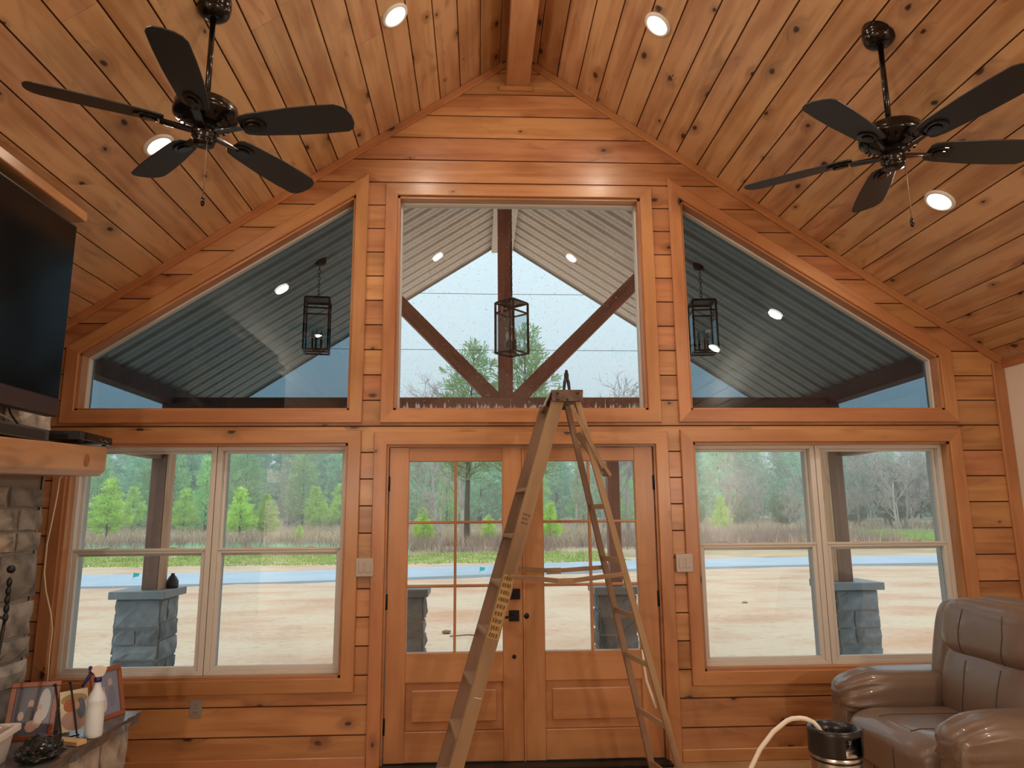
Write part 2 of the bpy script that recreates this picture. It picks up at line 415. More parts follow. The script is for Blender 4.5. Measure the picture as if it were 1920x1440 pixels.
# ------------------------------------------------------------------ mesh helpers
class MB:
    """collects shapes and links them as ONE mesh object"""
    def __init__(self):
        self.v, self.f, self.mi, self.sm = [], [], [], []
    def add(self, vs, fs, mi=0, smooth=False):
        b = len(self.v)
        self.v += [tuple(x) for x in vs]
        for f in fs:
            self.f.append(tuple(b+i for i in f)); self.mi.append(mi); self.sm.append(smooth)
        return self
    def box(self, lo, hi, mi=0, mat=None):
        x0, y0, z0 = lo; x1, y1, z1 = hi
        vs = [(x0,y0,z0),(x1,y0,z0),(x1,y1,z0),(x0,y1,z0),(x0,y0,z1),(x1,y0,z1),(x1,y1,z1),(x0,y1,z1)]
        if mat is not None: vs = [tuple(mat @ Vector(p)) for p in vs]
        return self.add(vs, [(0,3,2,1),(4,5,6,7),(0,1,5,4),(1,2,6,5),(2,3,7,6),(3,0,4,7)], mi)
    def prism(self, poly, axis, a, b, mi=0):
        """poly: 2-d loop, extruded along axis from a to b"""
        n = len(poly)
        def P(p, t):
            return {'x': (t, p[0], p[1]), 'y': (p[0], t, p[1]), 'z': (p[0], p[1], t)}[axis]
        vs = [P(p, a) for p in poly]+[P(p, b) for p in poly]
        fs = [tuple(range(n)), tuple(range(2*n-1, n-1, -1))]
        fs += [(i, (i+1) % n+n*0, (i+1) % n+n, i+n) for i in range(n)]
        return self.add(vs, fs, mi)
    def lathe(self, prof, n=24, c=(0, 0, 0), mi=0, smooth=True, caps=True, mat=None):
        vs = []
        for r, z in prof:
            for k in range(n):
                t = 2*PI*k/n
                p = Vector((r*math.cos(t), r*math.sin(t), z))
                if mat is not None: p = mat @ p
                vs.append((p.x+c[0], p.y+c[1], p.z+c[2]))
        fs = []
        for i in range(len(prof)-1):
            for k in range(n):
                k2 = (k+1) % n
                fs.append((i*n+k, i*n+k2, (i+1)*n+k2, (i+1)*n+k))
        self.add(vs, fs, mi, smooth)
        if caps:
            b = len(self.v)-len(vs)
            self.f.append(tuple(b+k for k in reversed(range(n)))); self.mi.append(mi); self.sm.append(False)
            self.f.append(tuple(b+(len(prof)-1)*n+k for k in range(n))); self.mi.append(mi); self.sm.append(False)
        return self
    def tube(self, pts, r, n=8, mi=0, smooth=True):
        pts = [Vector(p) for p in pts]
        rs = r if isinstance(r, (list, tuple)) else [r]*len(pts)
        vs, fs = [], []
        prev = None
        for i, p in enumerate(pts):
            d = (pts[min(i+1, len(pts)-1)]-pts[max(i-1, 0)]).normalized()
            if prev is None:
                u = d.orthogonal().normalized()
            else:
                u = (prev-d*prev.dot(d)).normalized()
            prev = u
            w = d.cross(u)
            for k in range(n):
                t = 2*PI*k/n
                vs.append(p+rs[i]*(math.cos(t)*u+math.sin(t)*w))
        for i in range(len(pts)-1):
            for k in range(n):
                k2 = (k+1) % n
                fs.append((i*n+k, i*n+k2, (i+1)*n+k2, (i+1)*n+k))
        fs.append(tuple(reversed(range(n))))
        fs.append(tuple((len(pts)-1)*n+k for k in range(n)))
        return self.add(vs, fs, mi, smooth)
    def bar(self, p0, p1, w, t, up=(0, 0, 1), mi=0):
        """rectangular bar between two points; w across, t along up"""
        p0, p1 = Vector(p0), Vector(p1)
        d = (p1-p0).normalized(); u = Vector(up)
        s = d.cross(u).normalized(); u = s.cross(d).normalized()
        vs = []
        for p in (p0, p1):
            for a, b in ((-1,-1),(1,-1),(1,1),(-1,1)):
                vs.append(p+s*(a*w/2)+u*(b*t/2))
        return self.add(vs, [(0,1,2,3),(7,6,5,4),(0,4,5,1),(1,5,6,2),(2,6,7,3),(3,7,4,0)], mi)
    def ball(self, c, r, n=12, m=8, mi=0):
        rx, ry, rz = r if isinstance(r, (tuple, list)) else (r, r, r)
        vs, fs = [], []
        for i in range(m+1):
            a = PI*i/m
            for k in range(n):
                t = 2*PI*k/n
                vs.append((c[0]+rx*math.sin(a)*math.cos(t), c[1]+ry*math.sin(a)*math.sin(t), c[2]+rz*math.cos(a)))
        for i in range(m):
            for k in range(n):
                k2 = (k+1) % n
                fs.append((i*n+k, (i+1)*n+k, (i+1)*n+k2, i*n+k2))
        return self.add(vs, fs, mi, True)
    def build(self, name, mats, parent=None, loc=None, bevel=0.0, segs=2, rot=None, subsurf=0):
        me = bpy.data.meshes.new(name)
        me.from_pydata(self.v, [], self.f)
        mats = mats if isinstance(mats, (list, tuple)) else [mats]
        for m in mats: me.materials.append(m)
        me.polygons.foreach_set('material_index', self.mi)
        me.polygons.foreach_set('use_smooth', self.sm)
        bm = bmesh.new(); bm.from_mesh(me)
        bmesh.ops.recalc_face_normals(bm, faces=bm.faces)
        bm.to_mesh(me); bm.free()
        o = bpy.data.objects.new(name, me)
        COL.objects.link(o)
        if loc is not None: o.location = loc
        if rot is not None: o.rotation_euler = rot
        if parent is not None: o.parent = parent
        if bevel > 0:
            md = o.modifiers.new('bevel', 'BEVEL'); md.width = bevel; md.segments = segs; md.limit_method = 'ANGLE'
        if subsurf:
            md = o.modifiers.new('smooth', 'SUBSURF'); md.levels = subsurf; md.render_levels = subsurf
        return o

def tag(o, label, cat, group=None, kind=None):
    o['label'] = label
    o['category'] = cat
    if group: o['group'] = group
    if kind: o['kind'] = kind
    return o
def struct(o, label=None, cat=None):
    o['kind'] = 'structure'
    if label: o['label'] = label
    if cat: o['category'] = cat
    return o
def thing(name, label, cat, loc=(0, 0, 0), rz=0.0, group=None):
    o = bpy.data.objects.new(name, None)
    o.empty_display_size = 0.1
    COL.objects.link(o)
    o.location = loc; o.rotation_euler = (0, 0, rz)
    return tag(o, label, cat, group)
def kids(o): return [c for c in bpy.data.objects if c.parent == o]
KIDS = {}
def dup(root, loc, rz, label=None, scale=None):
    if root.name not in KIDS:
        KIDS[root.name] = [(c, kids(c)) for c in kids(root)]
    r = root.copy(); COL.objects.link(r)
    r.location = loc; r.rotation_euler = (0, 0, rz)
    if scale: r.scale = scale
    if label: r['label'] = label
    for ch, gs in KIDS[root.name]:
        c = ch.copy(); COL.objects.link(c); c.parent = r
        for g in gs:
            d = g.copy(); COL.objects.link(d); d.parent = c
    return r

def board(name, p0, p1, w, t, normal, mat, parent=None, m0=0.0, m1=0.0, chamfer=0.004):
    """a board whose grain runs p0>p1; p0-p1 is its lower edge line, width goes to the left of the run seen
    from the side the normal points to; m0/m1 shift the ends over the width (mitres)"""
    p0, p1 = Vector(p0), Vector(p1)
    X = (p1-p0).normalized(); Z = Vector(normal).normalized(); Y = Z.cross(X).normalized()
    L = (p1-p0).length
    c = min(chamfer, t*0.4)
    prof = [(0, 0), (w, 0), (w, t-c), (w-c, t), (c, t), (0, t-c)]
    def xs(y): return m0*y/w
    def xe(y): return L+m1*y/w
    off = L/2
    vs = [(xs(y)-off, y-w/2, z) for y, z in prof]+[(xe(y)-off, y-w/2, z) for y, z in prof]
    n = 6
    fs = [tuple(range(n)), tuple(range(2*n-1, n-1, -1))]+[(i, (i+1) % n, (i+1) % n+n, i+n) for i in range(n)]
    mb = MB(); mb.add(vs, fs)
    o = mb.build(name, mat, parent)
    Mx = Matrix((X, Y, Z)).transposed().to_4x4()
    Mx.translation = p0+X*off+Y*(w/2)
    if parent is not None and parent.type == 'EMPTY':
        Pm = Matrix.Translation(parent.location) @ parent.rotation_euler.to_matrix().to_4x4()
        Mx = Pm.inverted() @ Mx
    o.matrix_basis = Mx
    return o

# ------------------------------------------------------------------ the room shell
XW, YB = 3.5, -11.0
APEX, SLOPE = 5.05, 0.68
def ceil_z(x): return APEX-SLOPE*abs(x)
XI, XO = 1.19, 3.03              # lower and upper side windows: inner and outer edge of the opening
ZL0, ZL1 = 0.552, 2.064          # lower windows
ZU0 = 2.292                      # sill of the upper windows
ZUI, ZUO = 3.874, 2.685          # heads of the slanted windows at XI and at XO
CX, CZ1 = 0.888, 3.872           # centre window
DX, DZ = 0.925, 2.051            # door opening

def openings(grow=0.0):
    """(x-interval as a function of z, z0, z1) for each opening, grown outwards a little"""
    g = grow
    ops = []
    for s in (-1, 1):
        ops.append((lambda z, s=s: tuple(sorted((s*(XI-g), s*(XO+g)))), ZL0-g, ZL1+g))
        def slanted(z, s=s):
            k = (ZUI-ZUO)/(XO-XI)
            xo = min(XO+g, XI+(ZUI+g*1.2-z)/k)
            return tuple(sorted((s*(XI-g), s*max(XI-g, xo))))
        ops.append((slanted, ZU0-g, ZUI+g))
    ops.append((lambda z: (-CX-g, CX+g), ZU0-g, CZ1+g))
    ops.append((lambda z: (-DX-g, DX+g), -1.0, DZ+g))
    return ops

def bands_in(z0, z1, grow, extra=()):
    cuts = {z0, z1}
    for f, a, b in openings(grow):
        for c in (a, b): cuts.add(c)
    k = (ZUI-ZUO)/(XO-XI)
    cuts.add(ZUI+grow*1.2-k*(XO+grow-XI))
    cuts |= set(extra)
    cs = sorted(c for c in cuts if z0-1e-6 <= c <= z1+1e-6)
    out = []
    for a, b in zip(cs, cs[1:]):
        if b-a < 1e-4: continue
        zm = (a+b)/2
        def lims(z):
            z = min(max(z, a+1e-5), b-1e-5)
            lo = [(-lim(z), lim(z))]
            for f, oa, ob in openings(grow):
                if oa < zm < ob:
                    x0, x1 = f(z)
                    nx = []
                    for p, q in lo:
                        if x1 <= p or x0 >= q: nx.append((p, q)); continue
                        if x0 > p: nx.append((p, x0))
                        if x1 < q: nx.append((x1, q))
                    lo = nx
            return lo
        la, lb = lims(a), lims(b)
        if len(la) == len(lb):
            for (p, q), (r, s) in zip(la, lb):
                if max(q-p, s-r) > 0.004: out.append((a, b, p, q, r, s))
    return out
def lim(z): return min(XW, max(0.0, (APEX-0.01-z)/SLOPE))

def build_front_wall():
    mb = MB()
    for a, b, p, q, r, s in bands_in(0.0, APEX-0.02, 0.0, (2.67,)):
        mb.prism([(p, a), (q, a), (s, b), (r, b)], 'y', 0.012, 0.16)
    wall = struct(mb.build('wall_front', [M['gap'], M['ext']]))
    # planks, one row every 18 cm, cut round the openings under the casings
    top, pitch, gap = 4.698, 0.1797, 0.009
    rows = [(top-pitch*k, top-pitch*(k-1)) for k in range(-1, 27)]
    for z0, z1 in rows:
        z1 = min(z1, APEX-0.03)
        z0 = max(z0, 0.0)
        if z1-z0 < 0.03: continue
        bs = bands_in(z0+gap/2, z1-gap/2, 0.03, (2.675,))
        groups = []
        for b in bs:
            hit = [g for g in groups if any(abs(o[1]-b[0]) < 1e-4 and o[4] < b[3]-1e-3 and o[5] > b[2]+1e-3 for o in g)]
            ng = [b]
            for g in hit: ng += g; groups.remove(g)
            groups.append(ng)
        for g in groups:
            cx = sum((b[2]+b[3])/2 for b in g)/len(g); cz = (z0+z1)/2
            m2 = MB()
            for a, b, p, q, r, s in g:
                m2.prism([(p-cx, a-cz), (q-cx, a-cz), (s-cx, b-cz), (r-cx, b-cz)], 'z', 0.0, 0.012)
            o = m2.build('plank', M['plank'], wall)
            # local x along the wall, local y up, local z into the room
            Mx = Matrix(((1,0,0),(0,0,-1),(0,1,0))).to_4x4()
            Mx.translation = Vector((cx, 0.012, cz))
            o.matrix_basis = Mx
    return wall
wall_front = build_front_wall()

def build_shell():
    f = MB(); f.box((-XW-0.2, YB-0.2, -0.12), (XW+0.2, 0.16, 0.0)); fl = struct(f.build('floor', M['floor']))
    r = MB(); r.box((XW, YB, 0), (XW+0.15, 0.16, ceil_z(XW)+0.02)); struct(r.build('wall_right', M['drywall']))
    l = MB(); l.box((-XW-0.15, YB, 0), (-XW, 0.16, ceil_z(XW)+0.02)); struct(l.build('wall_left', M['drywall']))
    b = MB(); b.prism([(-XW, 0), (XW, 0), (XW, ceil_z(XW)), (0, APEX), (-XW, ceil_z(XW))], 'y', YB-0.15, YB); struct(b.build('wall_back', M['drywall']))
    c = MB()
    for s in (-1, 1):
        c.prism([(0, APEX+0.012), (s*(XW+0.4), ceil_z(XW+0.4)+0.012), (s*(XW+0.4), ceil_z(XW+0.4)+0.2), (0, APEX+0.2)], 'y', YB-0.3, 0.16)
    ceiling = struct(c.build('ceiling', M['gap']))
    # tongue-and-groove boards along the ridge direction
    u = math.hypot(1, SLOPE)
    rng = random.Random(3)
    pitch, gap = 0.1797, 0.008
    nrow = int(XW*u/pitch)+1
    for s in (-1, 1):
        n = Vector((-s*SLOPE, 0, -1)).normalized()
        for k in range(nrow):
            d0 = k*pitch+gap/2; d1 = min((k+1)*pitch-gap/2, XW*u)
            if d1-d0 < 0.02: continue
            x0, x1 = d0/u, d1/u
            ys = [0.0, -rng.uniform(1.0, 3.4)]
            while ys[-1] > YB+4.2: ys.append(ys[-1]-3.66)
            ys.append(YB)
            for a, b in zip(ys, ys[1:]):
                # lower-left convention of board(): the width runs to the left of the run
                base = Vector((s*(x1 if s < 0 else x0), 0, 0))
                if s > 0:
                    p0 = (x0, b+0.002, ceil_z(x0)+0.012*n.z*-1*0+0.0121); p1 = (x0, a, p0[2])
                    # run towards +y; left seen from below (normal down) is +x
                    o = board('plank', p0, p1, d1-d0, 0.0118, n, M['ceil'], ceiling, chamfer=0.002)
                else:
                    p0 = (-x0, a, ceil_z(x0)+0.0121); p1 = (-x0, b+0.002, p0[2])
                    o = board('plank', p0, p1, d1-d0, 0.0118, n, M['ceil'], ceiling, chamfer=0.002)
    # gable trim under the ceiling, both slopes
    tw = 0.052
    for i, s in enumerate((-1, 1)):
        zz = lambda x: ceil_z(x)-0.002
        if s < 0:
            o = board('trim_1', (-XW, -0.0005, zz(XW)-tw*u), (-0.10, -0.0005, zz(0.10)-tw*u), tw, 0.02, (0, -1, 0), M['trim'])
        else:
            o = board('trim_2', (0.10, -0.0005, zz(0.10)-tw*u), (XW, -0.0005, zz(XW)-tw*u), tw, 0.02, (0, -1, 0), M['trim'])
        struct(o)
    struct(board('trim_3', (XW-0.001, -0.0005, 0.08), (XW-0.001, -0.0005, ceil_z(XW)-0.04), 0.085, 0.02, (0, -1, 0), M['trim']))
    struct(board('trim_4', (-XW+0.086, -0.0005, 0.08), (-XW+0.086, -0.0005, ceil_z(XW)-0.04), 0.085, 0.02, (0, -1, 0), M['trim']))
    struct(board('trim_5', (XW-0.0005, -0.021, ceil_z(XW)-0.075), (XW-0.0005, YB, ceil_z(XW)-0.075), 0.07, 0.018, (-1, 0, 0), M['trim']))
    # ridge beam with its small ledger block
    o = board('ridge_beam', (-0.0955, 0, 4.765), (-0.0955, YB, 4.765), 0.225, 0.175, (-1, 0, 0), M['beam'], chamfer=0.006)
    o.matrix_basis = Matrix.Translation((0.175, 0, 0)) @ o.matrix_basis
    struct(o, 'knotty wooden ridge beam running along the peak of the ceiling', 'beam')
    k = board('trim_6', (-0.147, -0.0005, 4.728), (0.107, -0.0005, 4.728), 0.036, 0.022, (0, -1, 0), M['trim'])
    struct(k)
    # baseboards
    struct(board('baseboard_left', (-XW, -0.0005, 0), (-1.016, -0.0005, 0), 0.078, 0.016, (0, -1, 0), M['trim']))
    struct(board('baseboard_right', (1.016, -0.0005, 0), (XW, -0.0005, 0), 0.078, 0.016, (0, -1, 0), M['trim']))
    t = MB(); t.box((-DX-0.01, -0.10, 0.0), (DX+0.01, 0.16, 0.018)); struct(t.build('door_threshold', M['black'], bevel=0.004), 'black threshold under the double doors', 'threshold')
build_shell()

# ------------------------------------------------------------------ windows and their casings
CW, CT = 0.088, 0.021            # casing width, thickness
YI = -0.0005
def casing_loop(pts, parent, w=CW, skip=()):
    """mitred casing boards round a convex opening; pts counter-clockwise seen from the room"""
    n = len(pts)
    def off(i):                   # direction of the mitre at corner i, per unit of width
        p, q, r = Vector(pts[i-1]), Vector(pts[i]), Vector(pts[(i+1) % n])
        d1, d2 = (q-p).normalized(), (r-q).normalized()
        n1, n2 = Vector((d1.y, -d1.x)), Vector((d2.y, -d2.x))
        if i in skip: return n1
        if (i-1) % n in skip: return n2
        return (n1+n2)/(1+n1.dot(n2))
    for i in range(n):
        if i in skip: continue
        a, b = Vector(pts[i]), Vector(pts[(i+1) % n])
        d = (b-a).normalized(); nn = Vector((d.y, -d.x))
        oa, ob = off(i), off((i+1) % n)
        A = a+oa*w; B = b+ob*w    # outer corners: the board's lower edge line, inner edge to its left
        # seen from the room (-y) x is to the right and z up, so left of the run is +90 degrees
        board('casing', (A.x, YI, A.y), (B.x, YI, B.y), w, CT, (0, -1, 0), M['trim'], parent,
              m0=(a-A).dot(d), m1=(b-B).dot(d))
def jamb_loop(pts, parent, y0=0.0, y1=0.085, t=0.016, mat=None):
    n = len(pts)
    for i in range(n):
        a, b = Vector(pts[i]), Vector(pts[(i+1) % n])
        d = (b-a).normalized(); nn = Vector((-d.y, d.x))   # inward
        mb = MB()
        L = (b-a).length
        mb.box((-L/2, 0, 0), (L/2, y1-y0, t))
        o = mb.build('jamb', mat or M['trim'], parent)
        Mx = Matrix(((d.x, 0, nn.x), (0, 1, 0), (d.y, 0, nn.y))).to_4x4()
        mid = (a+b)/2
        Mx.translation = Vector((mid.x, y0, mid.y))
        o.matrix_basis = Mx
def frame_loop(mb, pts, w, y0, y1):
    """a flat frame of width w just inside a convex loop"""
    n = len(pts)
    P = [Vector(p) for p in pts]
    inn = []
    for i in range(n):
        d1 = (P[i]-P[i-1]).normalized(); d2 = (P[(i+1) % n]-P[i]).normalized()
        n1, n2 = Vector((-d1.y, d1.x)), Vector((-d2.y, d2.x))
        inn.append(P[i]+(n1+n2)/(1+n1.dot(n2))*w)
    for i in range(n):
        j = (i+1) % n
        mb.prism([tuple(P[i]), tuple(P[j]), tuple(inn[j]), tuple(inn[i])], 'y', y0, y1)
    return [tuple(p) for p in inn]
def pane(name, loop, y, mat, parent, t=0.006):
    mb = MB(); mb.prism(loop, 'y', y, y+t)
    return mb.build(name, mat, parent)

def fixed_window(name, pts, mat):
    w = struct(bpy.data.objects.new(name, None)); COL.objects.link(w)
    casing_loop(pts, w)
    jamb_loop(pts, w)
    ins = MB(); n = len(pts)
    P = [Vector(p) for p in pts]; L2 = []
    for i in range(n):
        d1 = (P[i]-P[i-1]).normalized(); d2 = (P[(i+1) % n]-P[i]).normalized()
        n1, n2 = Vector((-d1.y, d1.x)), Vector((-d2.y, d2.x))
        L2.append(tuple(P[i]+(n1+n2)/(1+n1.dot(n2))*0.004))
    inn = frame_loop(ins, L2, 0.022, 0.082, 0.15)
    ins.build('window_frame', M['vinyl'], w, bevel=0.003)
    pane('glass_pane', inn, 0.125, mat, w)
    return w
fixed_window('window_1', [(-XO, ZU0), (-XI, ZU0), (-XI, ZUI), (-XO, ZUO)], M['tint'])
fixed_window('window_2', [(-CX, ZU0), (CX, ZU0), (CX, CZ1), (-CX, CZ1)], M['glass_c'])
fixed_window('window_3', [(XI, ZU0), (XO, ZU0), (XO, ZUO), (XI, ZUI)], M['tint'])

def double_window(name, s):
    w = struct(bpy.data.objects.new(name, None)); COL.objects.link(w)
    x0, x1 = sorted((s*XI, s*XO))
    pts = [(x0, ZL0), (x1, ZL0), (x1, ZL1), (x0, ZL1)]
    casing_loop(pts, w)
    jamb_loop(pts, w)
    mid = s*2.088
    zmr = 1.335                                     # meeting rail
    for a, b in ((x0+0.004, mid-0.002), (mid+0.002, x1-0.004)):
        u = MB(); inn = frame_loop(u, [(a, ZL0+0.004), (b, ZL0+0.004), (b, ZL1-0.004), (a, ZL1-0.004)], 0.036, 0.07, 0.158)
        fr = u.build('window_frame', M['vinyl'], w, bevel=0.003)
        (ax, az), (bx, bz) = inn[0], inn[2]
        # upper sash sits further out, the lower one nearer the room
        us = MB(); ui = frame_loop(us, [(ax, zmr-0.012), (bx, zmr-0.012), (bx, bz), (ax, bz)], 0.016, 0.118, 0.145)
        o = us.build('upper_sash', M['vinyl'], w, bevel=0.002)
        pane('glass_pane', ui, 0.13, M['glass'], o)
        ls = MB(); li = frame_loop(ls, [(ax, az), (bx, az), (bx, zmr+0.032), (ax, zmr+0.032)], 0.028, 0.082, 0.112)
        ls.box((ax, 0.076, zmr+0.022), (bx, 0.09, zmr+0.038))
        o = ls.build('lower_sash', M['vinyl'], w, bevel=0.003)
        pane('glass_pane', li, 0.097, M['glass'], o)
        for q in (0.25, 0.75):
            xl = ax+(bx-ax)*q
            lk = MB(); lk.box((xl-0.028, 0.074, zmr+0.0375), (xl+0.028, 0.092, zmr+0.042)); lk.box((xl-0.008, 0.073, zmr+0.042), (xl+0.022, 0.084, zmr+0.046))
            lk.build('sash_lock', M['cream'], o, bevel=0.002)
        ob = MB(); frame_loop(ob, [(ax-0.005, az-0.005), (bx+0.005, az-0.005), (bx+0.005, bz+0.005), (ax-0.005, bz+0.005)], 0.014, 0.147, 0.20)
        ob.build('outer_frame', M['sky_frame'], w)
    return w
double_window('window_4', -1)
double_window('window_5', 1)

# ------------------------------------------------------------------ double doors
def make_doors():
    dcas = struct(bpy.data.objects.new('trim_7', None)); COL.objects.link(dcas)
    casing_loop([(-DX, 0.0), (DX, 0.0), (DX, DZ), (-DX, DZ)], dcas, skip=(0,))
    # the casing's feet end on the floor
    jb = MB()
    jb.box((-DX, 0.0, 0.018), (-DX+0.012, 0.15, DZ)); jb.box((DX-0.012, 0.0, 0.018), (DX, 0.15, DZ)); jb.box((-DX+0.012, 0.0, DZ-0.012), (DX-0.012, 0.15, DZ))
    jb.build('jamb', M['trim'], dcas)
    Y0, Y1 = 0.022, 0.066
    for i, s in enumerate((-1, 1)):
        d = struct(bpy.data.objects.new('door_%d' % (i+1), None)); COL.objects.link(d)
        xi, xo = s*0.003, s*(DX-0.016)
        gi, go = s*0.140, s*0.776                    # glass and panel, inner and outer edge
        z0, zt = 0.024, DZ-0.016
        zg0, zg1 = 0.690, 1.940
        zp0, zp1 = 0.208, 0.505
        N = (0, -1, 0)
        def vb(name, xa, xb, za, zb):                # upright board: grain up
            a, b = sorted((xa, xb))
            return board(name, (b, Y1, za), (b, Y1, zb), b-a, Y1-Y0, N, M['door'], d, chamfer=0.004)
        def hb(name, xa, xb, za, zb, y=Y1, t=None):
            a, b = sorted((xa, xb))
            return board(name, (a, y, za), (b, y, za), zb-za, t or (Y1-Y0), N, M['door'], d, chamfer=0.004)
        vb('stile', xi, gi, z0, zt); vb('stile', go, xo, z0, zt)
        hb('rail', gi, go, zg1, zt); hb('rail', gi, go, zp1, zg0); hb('rail', gi, go, z0, zp0)
        hb('panel', gi, go, zp0, zp1, t=0.026)
        inset = 0.045
        a, b = sorted((gi, go))
        rp = board('raised_panel', (a+inset, Y0+0.018, zp0+inset+0.01), (b-inset, Y0+0.018, zp0+inset+0.01), zp1-zp0-2*inset-0.012, 0.015, N, M['door'], d, chamfer=0.006)
        for za, zb in ((1.112-0.009, 1.112+0.009), (1.530-0.009, 1.530+0.009)):
            hb('muntin', a, b, za, zb, y=Y1-0.004, t=0.036)
        gm = (a+b)/2
        vb('muntin', gm-0.0085, gm+0.0085, zg0, zg1)
        for xa, xb in ((a, gm-0.0085), (gm+0.0085, b)):
            for za, zb in ((zg0, 1.103), (1.121, 1.521), (1.539, zg1)):
                mb = MB(); mb.box((xa, 0.042, za), (xb, 0.047, zb)); mb.build('glass_pane', M['glass'], d)
        for zc in (1.79, 1.017, 0.245):
            h = MB(); xh = s*(DX-0.012)
            h.tube([(xh, 0.012, zc-0.05), (xh, 0.012, zc+0.05)], 0.009, 10); h.box((xh-0.012, 0.014, zc-0.05), (xh+0.012, 0.022, zc+0.05))
            h.build('hinge', M['black'], d)
        if s < 0:
            k = MB(); k.box((-0.092, 0.006, 1.023), (-0.024, Y0, 1.092)); k.box((-0.062, -0.014, 1.048), (-0.054, 0.006, 1.07))
            k.build('deadbolt', M['black'], d, bevel=0.003)
            k = MB(); k.box((-0.099, 0.010, 0.883), (-0.031, Y0, 0.953)); k.tube([(-0.065, 0.010, 0.915), (-0.065, -0.034, 0.915)], 0.010, 10)
            k.box((-0.175, -0.042, 0.908), (-0.055, -0.030, 0.923))
            k.build('lever_handle', M['black'], d, bevel=0.003)
            k = MB(); k.lathe([(0.0, 0), (0.013, 0), (0.013, 0.012), (0.009, 0.018), (0.0, 0.018)], 14, mat=Matrix.Rotation(PI/2, 4, 'X'), c=(-0.066, Y0, 0.66), caps=False)
            k.build('door_bolt_knob', M['black'], d)
            k = MB(); k.box((-0.004, 0.014, z0), (0.012, Y0, zt)); k.build('astragal', M['door'], d, bevel=0.003)
        else:
            k = MB(); k.lathe([(0.0, 0), (0.02, 0), (0.016, 0.009), (0, 0.011)], 14, mat=Matrix.Rotation(PI/2, 4, 'X'), c=(0.016, Y0, 0.915), caps=False)
            k.build('strike_cover', M['black'], d)
make_doors()

# ------------------------------------------------------------------ recessed lights
def recessed_light(x, y, label, roof=ceil_z, lens='lens', watts=CAN_W, group='recessed lights in the wood ceiling', r=0.088, nslope=SLOPE, drop=0.003, color=WARM):
    s = 1 if x > 0 else -1
    t = thing('recessed_light', label, 'light', (x, y, roof(x)-drop), 0, group)
    t.rotation_euler = (0, s*math.atan(nslope), 0)
    a = MB(); a.lathe([(r*0.74, -0.001), (r*0.78, -0.012), (r*0.96, -0.010), (r, 0.0), (r, 0.004), (r*0.74, 0.004)], 32, caps=False)
    a.build('trim_ring', M['white'], t)
    b = MB(); b.lathe([(r*0.76, -0.004), (r*0.5, -0.006), (0.0005, -0.007)], 32, caps=False)
    b.build('lens', M[lens], t)
    lamp('lamp', 'AREA', (0, 0, -0.03), watts, color, t, r*1.4, (0, 0, -1))
    return t
recessed_light(-0.802, -1.11, 'lit recessed ceiling light just left of the ridge beam')
recessed_light(0.788, -1.075, 'lit recessed ceiling light just right of the ridge beam')
recessed_light(-2.092, -1.139, 'lit recessed ceiling light partly covered by a blade of the left fan')
recessed_light(2.434, -1.065, 'lit recessed ceiling light below the right fan, near the white wall')
# the same room goes on behind the camera with more of the same lights and two added, unseen fill lamps
for x, y in ((-2.09, -2.75), (-0.78, -2.675), (0.78, -2.675), (2.37, -2.60)):
    recessed_light(x, y, 'lit recessed ceiling light in the second row, %s' % {-2.09: 'far left', -0.78: 'left of the beam', 0.78: 'right of the beam', 2.37: 'far right'}[x])
def fill_lamp(x, y):
    t = thing('fill_lamp', 'added globe fill lamp behind the camera, on the %s' % ('left' if x < 0 else 'right'), 'lamp', (x, y, 2.2), 0, 'added fill lamps behind the camera')
    a = MB(); a.ball((0, 0, 0), 0.14, 20, 12); a.build('globe', emit('fill_globe', (1, 0.86, 0.68), 3.0), t).visible_shadow = True
    b = MB(); b.tube([(0, 0, 0.13), (0, 0, ceil_z(x)-2.2)], 0.008, 8); b.build('rod', M['black'], t)
    lamp('lamp', 'POINT', (0, 0, -0.22), FILL_W, WARM, t, 0.12)
for x in (-2.15, 2.6): fill_lamp(x, -6.2)

